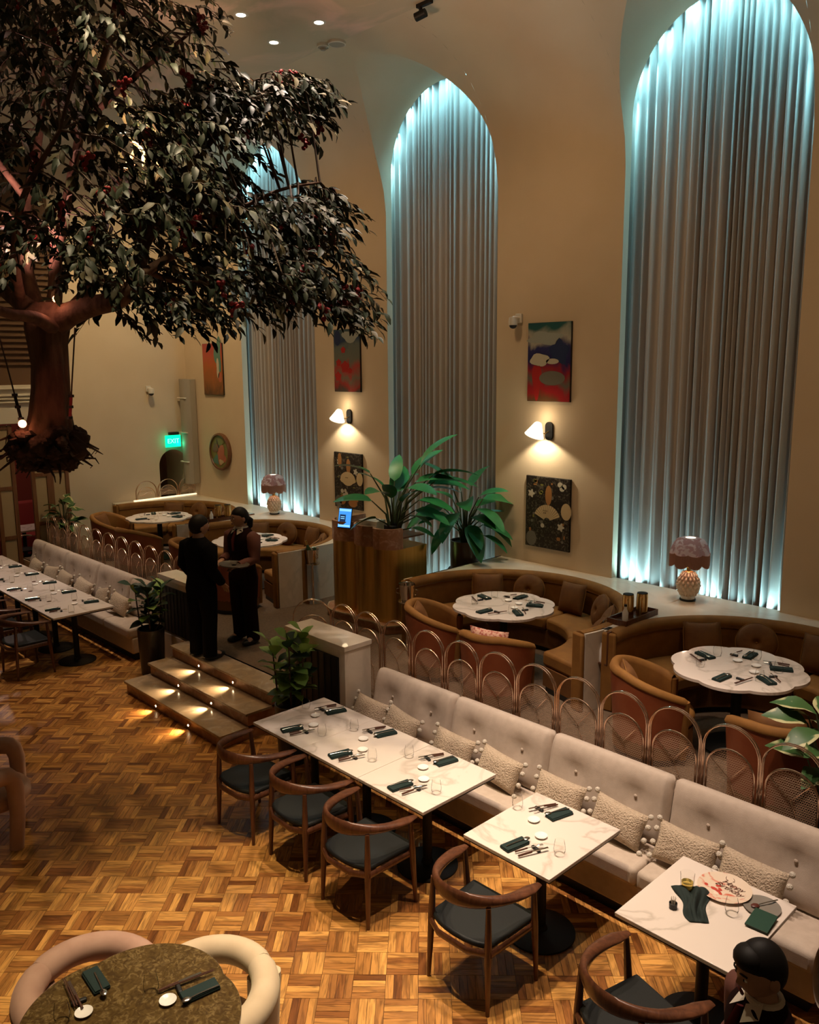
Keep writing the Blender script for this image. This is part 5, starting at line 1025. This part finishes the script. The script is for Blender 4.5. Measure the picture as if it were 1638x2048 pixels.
bird('second bird-of-paradise plant in a tall brown pot before the middle curtain', -7.56, 8.30, ZP, specs([(-.2, -.05, .86, .9, 1.15, .2), (.0, -.1, .60, .3, 1.2, .4), (-.3, -.1, .52, -.2, 1.15, -.3), (-.12, -.2, .46, -.2, 1.2, .2), (.16, -.2, .52, -.1, 1.15, -.1), (.22, -.1, .36, -.4, 1.1, .2), (.05, -.22, .30, -.5, 1.15, .1), (.1, .1, .78, .8, 1.1, -.3), (-.2, -.2, .30, -.4, 1.0, 0), (.25, 0, .62, .1, 1.1, .3), (-.05, .0, .72, 1.1, 1.0, .2), (.18, -.1, .66, .6, .9, .3), (-.18, -.1, .52, .3, 1.0, -.3), (.10, -.16, .40, .15, .95, .2), (.22, .05, .42, .2, .9, -.2), (-.1, -.18, .36, .1, .95, .4), (.24, -.1, .28, -.1, .9, .2), (-.16, .1, .60, .5, .9, .1), (.06, -.2, .24, -.1, .9, 0), (-.24, -.1, .42, .1, .85, -.3), (.16, .1, .5, .4, .9, .2), (.25, -.15, .14, -.2, .8, 0)]), .20, 1.06)
spot('plant_spot', (-8.3, 8.05, .95), (-7.8, 7.55, 2.25), 40, 85, .6, (.42, 1, .78), .05)
spot('plant_spot', (-7.2, 6.3, CEIL - .1), (-7.75, 7.75, 2.2), 420, 15, .6, (.80, 1, .62), .05)
# ---------------------------------------------------------------- the hanging tree
def tree():
    D = 6.5; S = CAM_F / D; rnd = random.Random(21); base = at_d(95, 880, D)
    t = thing('hanging_tree', 'large artificial flowering tree hanging on ropes with its root ball in mid-air', 'tree', base)
    T = lambda u, v, dd=0: at_d(u, v, D + dd) - base
    # trunk: fluted
    ctrl = [(97, 905, .21), (97, 870, .19), (100, 830, .155), (101, 780, .135), (99, 730, .128), (94, 690, .135), (92, 655, .155), (96, 625, .17), (100, 606, .12)]
    def trunk(u, v):
        k = v * (len(ctrl) - 1); i = min(len(ctrl) - 2, int(k)); f = k - i; a, b = ctrl[i], ctrl[i + 1]; c = T(lerp(a[0], b[0], f), lerp(a[1], b[1], f)); r_ = lerp(a[2], b[2], f); an = 2 * PI * u
        r_ *= 1 + .10 * math.sin(5 * an + 2 * v) + .06 * math.sin(9 * an - 5 * v); return c + Vector((math.cos(an), math.sin(an), 0)) * r_
    MB().grid(trunk, 48, 32, wu=True).build('trunk', 'bark', t, ang=80)
    limbs = [([(110, 650, 0), (140, 628, -.1), (185, 612, -.2), (235, 600, -.3), (268, 570, -.3), (282, 520, -.2), (292, 450, 0), (310, 370, .1)], .105, .035),
             ([(80, 650, 0), (50, 612, 0), (15, 585, .1), (-40, 540, .2), (-120, 450, .3)], .10, .03), ([(85, 640, .1), (62, 580, .2), (48, 500, .3), (55, 400, .4), (80, 260, .5), (90, 100, .5)], .075, .022),
             ([(100, 640, .1), (110, 590, .2), (112, 520, .3), (135, 400, .3), (165, 250, .3), (215, 90, .3), (240, -60, .3)], .07, .02), ([(118, 645, -.1), (160, 600, .2), (190, 560, .4), (200, 480, .6), (230, 380, .7), (300, 250, .8)], .06, .018),
             ([(105, 655, -.1), (70, 635, -.3), (20, 628, -.5), (-60, 600, -.8)], .06, .03), ([(275, 555, -.3), (330, 520, -.2), (400, 482, -.1), (480, 470, 0), (560, 478, .1), (630, 470, .1)], .04, .01),
             ([(285, 500, -.2), (340, 400, 0), (400, 310, .1), (455, 245, .2), (510, 185, .3), (580, 160, .4)], .04, .009), ([(290, 460, 0), (380, 440, -.2), (470, 420, -.3), (560, 380, -.3), (640, 365, -.3)], .03, .008),
             ([(280, 530, -.2), (340, 560, 0), (430, 560, .2), (520, 540, .3), (600, 560, .3), (680, 590, .3)], .028, .007), ([(165, 250, .3), (260, 160, .1), (350, 90, -.1), (400, 50, -.2)], .03, .008), ([(55, 400, .4), (-20, 300, .1), (-100, 160, 0), (-160, 40, 0)], .035, .01), ([(40, 600, 0), (30, 520, -.5), (45, 400, -.9), (120, 260, -1.1)], .05, .012)]
    pts = []
    for path, r0, r1 in limbs:
        P = [T(*p) for p in path]; Q = []
        for i in range(len(P) - 1):
            p0, p1, p2, p3 = P[max(0, i - 1)], P[i], P[i + 1], P[min(len(P) - 1, i + 2)]
            for k in range(5): f = k / 5; Q.append(.5 * ((2 * p1) + (p2 - p0) * f + (2 * p0 - 5 * p1 + 4 * p2 - p3) * f * f + (3 * p1 - p0 - 3 * p2 + p3) * f ** 3))
        Q.append(P[-1]); MB().tube(Q, [lerp(r0, r1, (i / (len(Q) - 1)) ** .8) for i in range(len(Q))], 12).build('branch', 'bark', t, ang=80); pts += Q[4:]
    # root ball
    def rb(u, v):
        a = 2 * PI * u; th = PI * (.02 + .96 * v); d = Vector((math.sin(th) * math.cos(a), math.sin(th) * math.sin(a), math.cos(th)))
        k = 1 + .14 * math.sin(4 * a + 3 * th) * math.sin(th) + .10 * math.sin(7 * a - 5 * th) * math.sin(th) + .05 * math.sin(13 * a + 11 * th) * math.sin(th); return Vector((.27 * d.x * k, .27 * d.y * k, .18 * d.z * k - .06)) 
    root = MB().grid(rb, 60, 24, wu=True).build('root_ball', 'root', t, ang=80)
    for k in range(34):
        a, th = rnd.uniform(0, 6.28), rnd.uniform(.5, 2.6); c_ = Vector((.26 * math.sin(th) * math.cos(a), .26 * math.sin(th) * math.sin(a), .17 * math.cos(th) - .06)); MB().ball(c_, (rnd.uniform(.04, .085), rnd.uniform(.04, .085), rnd.uniform(.035, .06)), 12, 8, fn=lambda d: d * (1 + .18 * math.sin(5 * d.x + 7 * d.y + 6 * d.z))).build('root_clod', 'root', root)
    for k in range(46):
        a = rnd.uniform(0, 6.28); z = rnd.uniform(-.20, .06); r_ = .25; p = Vector((r_ * math.cos(a), r_ * math.sin(a), z)); q = p + Vector((.10 * math.cos(a + rnd.uniform(-.8, .8)), .10 * math.sin(a + rnd.uniform(-.8, .8)), rnd.uniform(-.11, .02))); w2 = q + Vector((rnd.uniform(-.05, .05), rnd.uniform(-.05, .05), rnd.uniform(-.06, .01)))
        MB().tube([p * .7, p, q, w2], [.014, .012, .007, .003], 6).build('root', 'root', root)
    # foliage
    EL = [(150, 110, 290, 150, 9), (90, 320, 290, 180, 10), (250, 480, 215, 105, 6), (330, 320, 170, 150, 6), (510, 205, 105, 60, 4), (575, 415, 95, 65, 4), (590, 540, 105, 75, 4), (410, 560, 130, 70, 4), (330, 610, 130, 32, 2), (100, 20, 320, 90, 5), (-170, 250, 200, 280, 7), (575, 165, 65, 28, 1.5), (670, 600, 45, 38, 1), (430, 400, 120, 90, 4), (60, 500, 170, 60, 2.5), (420, 190, 60, 60, 1.5)]
    tot = sum(e[4] for e in EL); leaves = []; flowers = []; twigs = MB(); tw2 = MB()
    for k in range(1250):
        x = rnd.uniform(0, tot)
        for e in EL:
            x -= e[4]
            if x <= 0: break
        r_, a = rnd.random() ** .5, rnd.uniform(0, 2 * PI); u, v = e[0] + e[2] * r_ * math.cos(a), e[1] + e[3] * r_ * math.sin(a)
        dd = rnd.uniform(-1, 1) * 1.35 * math.sqrt(max(.05, 1 - r_ * r_)) * min(1, e[2] / 160); c = T(u, v, dd)
        if (c + base).z > CEIL - .25 or any(((u + 8 - a_) / b_) ** 2 + ((v + 12 - c_) / d_) ** 2 < 1 for a_, b_, c_, d_ in ((538, 62, 345, 48), (525, 34, 492, 26), (75, 60, 585, 42), (600, 30, 345, 25))): continue
        out = (c - T(110, 420)).normalized(); hd = Vector((out.x, out.y, 0)) + Vector((rnd.uniform(-.6, .6), rnd.uniform(-.6, .6), 0)); hd.normalize()
        L = rnd.uniform(.2, .34); st_ = [c + hd * L * f + Vector((0, 0, .04 * f - .24 * f * f)) for f in (0, .33, .66, 1)]
        twigs.tube(st_, [.004, .003, .0025, .0015], 4, caps=False)
        if k % 3 == 0:
            n_ = min(pts, key=lambda q: (q - c).length_squared); m_ = (n_ + c) / 2 + Vector((0, 0, .06)); tw2.tube([n_, m_, c], [.010, .007, .004], 5, caps=False)
        for q in range(9):
            f = (q + .5) / 9; p = c + hd * L * f + Vector((0, 0, .04 * f - .24 * f * f)); az = math.atan2(hd.y, hd.x) - PI / 2 + (1 if q % 2 else -1) * rnd.uniform(.4, 1.2) * (1 - .5 * f)
            leaves.append((p, (rnd.uniform(-1.25, .15), rnd.uniform(-.6, .6), az), rnd.uniform(.8, 1.25), rnd.random(), (c + base - CAM).dot(CF)))
        if rnd.random() < .05: flowers.append(st_[2])
    lm_ = leaf_mesh('leaf', .092, .042, .3, .3, 3, 'ov'); lv = [Vector(v.co) for v in lm_.vertices]; lf = [tuple(p.vertices) for p in lm_.polygons]
    leaves.sort(key=lambda l: l[4]); inview = [l for l in leaves if -20 < pix(l[0] + base)[0] < 760 and -20 < pix(l[0] + base)[1] < 680]; near = inview[:300]; nid = {id(l) for l in near}
    mm = lambda r_: 'leaf_light' if r_ > .95 else 'leaf_dry' if r_ > .76 else 'leaf_dark'
    me3 = {}
    for n_ in ('leaf_dark', 'leaf_dry', 'leaf_light'): m3 = lm_.copy(); m3.materials.clear(); m3.materials.append(MATS[n_]); me3[n_] = m3
    for l in near: o = obj('leaf', me3[mm(l[3])], None, t, loc=l[0], rot=Euler(l[1])); o.scale = (l[2],) * 3
    for n_ in me3:
        V, F = [], []
        for l in leaves:
            if id(l) in nid or mm(l[3]) != n_: continue
            M = Matrix.Translation(l[0]) @ Euler(l[1]).to_matrix().to_4x4() @ Matrix.Scale(l[2], 4); o_ = len(V); V += [tuple(M @ v) for v in lv]; F += [tuple(i + o_ for i in f) for f in lf]
        me = bpy.data.meshes.new('foliage'); me.from_pydata(V, [], F); me.shade_smooth(); o = obj('foliage', me, n_, t); o['kind'] = 'stuff'
    o = twigs.build('twigs', 'twig', t); o['kind'] = 'stuff'; o = tw2.build('thin_branches', 'twig', t); o['kind'] = 'stuff'
    fm = MB()
    for k in range(9): a = k * .7; fm.ball((.03 * math.cos(a) * (k % 3) / 2 * 1.3, .03 * math.sin(a) * (k % 3) / 2 * 1.3, -.012 * k + .03), (.016, .016, .020), 7, 5)
    fme = fm.mesh('blossom'); fme.materials.append(MATS['petal_red'])
    for p in flowers[:70]: o = obj('blossom', fme, None, t, loc=p, rot=(rnd.random(), rnd.random(), rnd.random() * 6)); 
    for u, v, dd in ((600, 215, -.1), (636, 250, 0), (605, 280, -.1), (560, 150, 0), (585, 150, 0), (395, 440, -.5), (360, 470, -.4), (185, 463, -1), (640, 435, -.1), (632, 500, 0), (500, 500, -.3), (690, 580, 0), (715, 578, 0), (690, 610, 0), (110, 65, -1), (250, 165, -1), (175, 315, -1), (425, 335, -.5), (120, 415, -1), (410, 55, -.4), (370, 150, -.5)): obj('blossom', fme, None, t, loc=T(u, v, dd), rot=(rnd.random(), rnd.random(), rnd.random() * 6))
    # ropes with their clip lamps
    for nm, a, b, lamp in (('brown rope with a glowing red lamp hanging at the left of the trunk', (-10, 640), (42, 838), 1), ('brown rope hanging from the large limb at the right of the trunk', (150, 655), (140, 836), 0)):
        A, Bp = at_d(*a, D - .25), at_d(*b, D - .25); o = thing('hanging_rope', nm, 'rope', Bp); MB().tube([A - Bp, (A - Bp) * .5, (0, 0, 0)], .006, 6).build('cord', 'twig', o)
        for f in (.0, .12, .24): MB().tube([(A - Bp) * f + Vector((0, 0, -.008)), (A - Bp) * f + Vector((0, 0, .012))], .022, 8).build('clamp', 'black_metal', o)
        MB().tube([(A - Bp) * .24, (0, 0, 0)], .012, 8).build('sleeve', 'black_metal' if lamp else 'petal_red', o)
        if lamp: MB().ball((.02, .0, -.035), .03, 12, 8).build('bulb', 'bulb_red', o); point('rope_lamp_light', Bp + Vector((.03, -.03, -.04)), 1.0, (1, .33, .18), .03)
    c = at_d(112, 598, D - .22); o = thing('tree_lamp', 'small pink-white spotlight clipped in the fork of the hanging tree', 'lamp', c); MB().ball((0, 0, 0), .026, 12, 8).build('bulb', 'bulb_red', o); MB().tube([(0, .02, .02), (0, .03, .1)], .014, 8).build('socket', 'black_metal', o)
    point('tree_lamp_light', c + Vector((.02, -.06, -.02)), 1.0, (1, .42, .30), .03); spot('ceiling_glow_spot', at_d(60, 560, D), at_d(90, -300, D + .5), 150, 100, .8, (1, .5, .45), .05)
    for a, b in (((230, 330), (-7.6, 5.6, CEIL)), ((420, 250), (-5.6, 5.0, CEIL))): spot('ceiling_glow_spot', at_d(*a, D + .6), b, 210, 130, .9, (1, .62, .36), .08)  # two unseen spots added in the canopy to warm the ceiling
    spot('trunk_lamp', at_d(160, 800, D - .9), at_d(118, 790, D), 3, 30, .6, (1, .22, .15), .03)
    spot('leaf_spot', (-6.2, 6.6, CEIL - .1), at_d(590, 560, D), 420, 13, .5, (1, .92, .75), .05); spot('leaf_spot', (-5.8, 6.8, CEIL - .1), at_d(530, 265, D), 420, 9, .5, (1, .9, .7), .05)
tree()
# ---------------------------------------------------------------- people (front is -y, left side is +x)
def skin_mesh(nodes, edges, root, sub=2):
    names = list(nodes); me = bpy.data.meshes.new('skel'); me.from_pydata([nodes[n][:3] for n in names], [(names.index(a), names.index(b)) for a, b in edges], [])
    o = bpy.data.objects.new('skel', me); COL.objects.link(o); sk = o.modifiers.new('skin', 'SKIN'); sk.use_smooth_shade = True; s = o.modifiers.new('s', 'SUBSURF'); s.levels = sub; s.render_levels = sub
    for i, n in enumerate(names): v = me.skin_vertices[0].data[i]; r_ = nodes[n][3]; v.radius = r_ if isinstance(r_, tuple) else (r_, r_); v.use_root = n == root
    dg = bpy.context.evaluated_depsgraph_get(); dg.update(); out = bpy.data.meshes.new_from_object(o.evaluated_get(dg)); bpy.data.objects.remove(o); return out
def person(name, label, loc, rz, J, wear, hair, pitch=0, yaw=0):
    t = thing(name, label, 'person', loc, rz); N = {}; E = []
    def nd(n, p, r_): N[n] = (*p, r_)
    def ln(*a): E.extend(zip(a, a[1:]))
    nd('pelvis', (0, .0, .92), (.125, .085)); nd('waist', (0, .0, 1.06), (.13, .095)); nd('chest', (0, .0, 1.24), (.13, .09)); nd('collar', (0, .01, 1.38), (.06, .055)); nd('neck', (0, .005, 1.47), .052); nd('skull', J.get('skull', (0, -.01, 1.56)), .06); ln('pelvis', 'waist', 'chest', 'collar', 'neck', 'skull')
    for s, q in ((1, 'l'), (-1, 'r')):
        nd(q + 'sh', (s * .165, .01, 1.345), .042); nd(q + 'el', J[q + 'el'], .045); nd(q + 'wr', J[q + 'wr'], .028); ln('collar', q + 'sh', q + 'el', q + 'wr')
        e, w_ = Vector(J[q + 'el']), Vector(J[q + 'wr']); d = (w_ - e).normalized(); up = Vector(J.get(q + 'palm', (0, 0, 1))); sd = d.cross(up).normalized(); pm = w_ + d * .055; nd(q + 'pm', pm, (.033, .016)); ln(q + 'wr', q + 'pm')
        for k in range(4):
            b = pm + sd * (.024 - .016 * k) + d * .03; c = b + d * [.03, .036, .034, .026][k] - up * .01; f = c + d * [.018, .02, .019, .015][k] - up * .02
            nd(q + 'f%da' % k, b, .0092); nd(q + 'f%db' % k, c, .0085); nd(q + 'f%dc' % k, f, .007); ln(q + 'pm', q + 'f%da' % k, q + 'f%db' % k, q + 'f%dc' % k)
        b = w_ + d * .03 + sd * .032; nd(q + 'ta', b, .0105); nd(q + 'tb', b + d * .03 + sd * .014, .0095); nd(q + 'tc', b + d * .052 + sd * .012, .008); ln(q + 'wr', q + 'ta', q + 'tb', q + 'tc')
        nd(q + 'hp', (s * .09, 0, .88), .095); nd(q + 'kn', J.get(q + 'kn', (s * .10, -.01, .50)), .062); nd(q + 'an', J.get(q + 'an', (s * .11, .02, .09)), .042); nd(q + 'to', Vector(J.get(q + 'an', (s * .11, .02, .09))) + Vector((s * .03, -.14, -.05)), .035); ln('pelvis', q + 'hp', q + 'kn', q + 'an', q + 'to')
    body = skin_mesh(N, E, 'pelvis', 1)
    # head with a face, joined into the same mesh
    H = Vector(J.get('head', (0, -.02, 1.595))); Mh = Matrix.Translation(H) @ Euler((pitch, 0, yaw)).to_matrix().to_4x4()
    def shape(d):
        d = d.copy(); fr = max(0, -d.y)
        if d.z < -.1: d.x *= 1 - .28 * (-d.z - .1) ; d.y *= 1 - .18 * (-d.z - .1) * (1 if d.y > 0 else .4)
        nose = math.exp(-((d.x / .13) ** 2 + ((d.z + .12) / .16) ** 2)) * (fr > .5); brow = math.exp(-((d.z - .16) / .09) ** 2) * (fr > .5) * .03; sock = math.exp(-(((abs(d.x) - .36) / .14) ** 2 + ((d.z - .05) / .09) ** 2)) * (fr > .3) * .06; lip = math.exp(-((d.x / .2) ** 2 + ((d.z + .48) / .07) ** 2)) * (fr > .3) * .05; chin = math.exp(-((d.x / .25) ** 2 + ((d.z + .8) / .13) ** 2)) * (fr > .1) * .07
        d.y -= .17 * nose + brow - sock + lip + chin; return d
    hb = MB().ball((0, 0, 0), (.076, .096, .118), 36, 30, M=Mh, fn=shape)
    for s in (-1, 1): hb.ball((s * .077, .012, -.012), (.012, .022, .033), 12, 8, M=Mh)
    bm = bmesh.new(); bm.from_mesh(body); tmp = hb.mesh('h'); bm.from_mesh(tmp); me = bpy.data.meshes.new('body'); bm.to_mesh(me); bm.free(); me.shade_smooth(); me.materials.clear()
    bd = obj('body', me, 'skin', t)
    for s in (-1, 1):
        MB().ball((s * .028, -.083, .008), (.013, .008, .008), 10, 8, M=Mh).build('eye', 'porcelain', bd); MB().ball((s * .028, -.0885, .008), (.006, .004, .007), 8, 6, M=Mh).build('iris', 'hair', bd); MB().tube([(s * .012, -.093, .030), (s * .030, -.092, .036), (s * .045, -.082, .030)], .004, 5, M=Mh).build('eyebrow', 'hair', bd)
    MB().ball((0, -.096, -.058), (.024, .006, .008), 12, 6, M=Mh).build('lips', 'tie_red', bd)
    # hair
    def cap(d):
        front = hair.get('line', .42); lim = front if d.y < -.25 else (lerp(front, -.55, min(1, (d.y + .25) / .6))); d = d.copy()
        if d.z < lim: k = max(.0, 1 - (lim - d.z) * 3.0); d *= .86 + .14 * k
        return d
    v_ = hair.get('vol', 1.10); MB().ball((0, .008, .012), (.076 * v_ + .004, .098 * v_, .118 * v_), 32, 26, M=Mh, fn=cap).build('hair', 'hair', t)
    if hair.get('quiff'): MB().ball((0, -.040, .078), (.064, .060, .05), 16, 10, M=Mh).build('fringe', 'hair', t)
    if hair.get('bun'): MB().tube([(0, .09, -.01), (.0, .125, -.05), (.0, .115, -.13), (.0, .09, -.17)], [.03, .04, .032, .012], 12, M=Mh).build('ponytail', 'hair', t)
    # clothes: lofted torso plus tapered sleeves and trouser legs
    def loft(mb, rows, n=24, fa=1.0): mb.grid(lambda u, v: (lambda r_: (r_[1] + r_[3] * abs(math.cos(2 * PI * u)) ** .85 * (1 if math.cos(2 * PI * u) > 0 else -1), r_[2] + r_[4] * math.sin(2 * PI * u), r_[0]))(rows[round(v * (len(rows) - 1))]), n, len(rows) - 1, wu=True)
    hem = wear.get('hem', .80); MB().ball((0, 0, .87), (.172, .122, .13), 24, 14).build('trouser_seat', wear['legs'], t, ang=80)
    T = [(hem, 0, .0, .178, .125), (.92, 0, .0, .176, .125), (1.05, 0, .0, .158, .112), (1.18, 0, .0, .172, .118), (1.30, 0, .0, .205, .128), (1.38, 0, .005, .195, .112), (1.435, 0, .01, .13, .09), (1.475, 0, .012, .075, .07)]
    mb = MB(); loft(mb, T, 28); top = mb.build('jacket' if wear['top'] == 'suit' else 'waistcoat', wear['top'], t, ang=80, sub=1)
    for q, s in (('l', 1), ('r', -1)):
        sh, el, wr = Vector((s * .18, .01, 1.365)), Vector(J[q + 'el']), Vector(J[q + 'wr']); d = (wr - el).normalized()
        MB().tube([sh + Vector((-s * .04, 0, .02)), sh, lerp(sh, el, .5), el, lerp(el, wr, .5), wr - d * .012], [.065, .084, .074, .064, .056, .047], 16).build('sleeve', wear['sleeve'], t, ang=80)
        kn, an = Vector(J.get(q + 'kn', (s * .10, -.01, .50))), Vector(J.get(q + 'an', (s * .11, .02, .09)))
        MB().tube([(s * .075, 0, .95), (s * .092, 0, .84), lerp(Vector((s * .092, 0, .84)), kn, .5), kn, lerp(kn, an, .5), an + Vector((0, -.005, -.04))], [.10, .106, .095, .082, .076, .074], 16).build('trouser_leg', wear['legs'], t, ang=80)
        MB().ball((an.x + s * .012, an.y - .06, .04), (.046, .135, .045), 16, 10, fn=lambda d: Vector((d.x, d.y, max(d.z, -.85)))).build('shoe', 'shoe', t)
    if wear.get('collar'):
        for s in (-1, 1): MB().add([(s * .01, -.075, 1.455), (s * .065, -.03, 1.50), (s * .085, -.055, 1.44), (s * .05, -.115, 1.405)], [(0, 1, 2, 3)]).build('collar_point', 'collar', t)
        MB().tube([(.062 * math.cos(a), .062 * math.sin(a) + .005, 1.475) for a in [2 * PI * k / 20 for k in range(20)]], .015, 8, closed=True).build('shirt_collar', 'collar', t); MB().tube([(0, -.092, 1.44), (0, -.128, 1.34), (0, -.135, 1.2)], [.018, .03, .018], 8, flat=(1, .4)).build('tie', 'tie_red', t)
    return t
pm = Vector((-8.60, 4.83, ZP + .001))
m1 = person('person', 'man in a black suit standing on the top step, seen from behind', pm, R(180 + 8), dict(lel=(.235, .03, 1.12), lwr=(.20, -.10, .90), rel=(-.235, .04, 1.12), rwr=(-.19, -.12, .92)), dict(top='suit', sleeve='suit', legs='suit', hem=.76), dict(vol=1.1), 0, R(-14))
pw = Vector((-8.74, 5.50, ZP + .001))
m2 = person('person', 'waitress in a dark waistcoat and red tie holding a tray', pw, R(10), dict(lel=(.22, -.02, 1.10), lwr=(.17, -.22, 1.06), lpalm=(0, 0, 1), rel=(-.225, .0, 1.10), rwr=(-.11, -.21, 1.08)), dict(top='vest', sleeve='shirt_brown', legs='vest', collar=1, hem=.86), dict(vol=1.07, bun=1, line=.5), R(4), R(-18))
Mw = Tm(pw, R(10)); c = Mw @ Vector((.20, -.32, 1.08)); t = thing('serving_tray', 'dark oval serving tray carried by the waitress', 'tray', c, R(10)); MB().lathe([(0, 0), (.17, 0), (.19, .018), (.187, .02), (.165, .005), (0, .005)], 36).build('dish', 'dim_plate', t); t.scale = (1.15, .8, 1)
put('g', c + Vector((.0, 0, .006)), 0, 'on the tray of the waitress')
p3 = Vector((-1.13, 2.98, .001))
w3 = person('person', 'waiter with slicked black hair and white collar walking past the last table', p3, R(-42), dict(lel=(.23, .03, 1.12), lwr=(.20, -.14, .95), rel=(-.23, .02, 1.12), rwr=(-.2, -.14, .96)), dict(top='vest', sleeve='shirt_brown', legs='vest', collar=1, hem=.84), dict(vol=1.05, quiff=1, line=.42), R(12), R(8))
w3.scale = (.97, .97, .965); m1.scale = (1.14, 1.12, 1.0); m2.scale = (1.10, 1.08, 1.0)
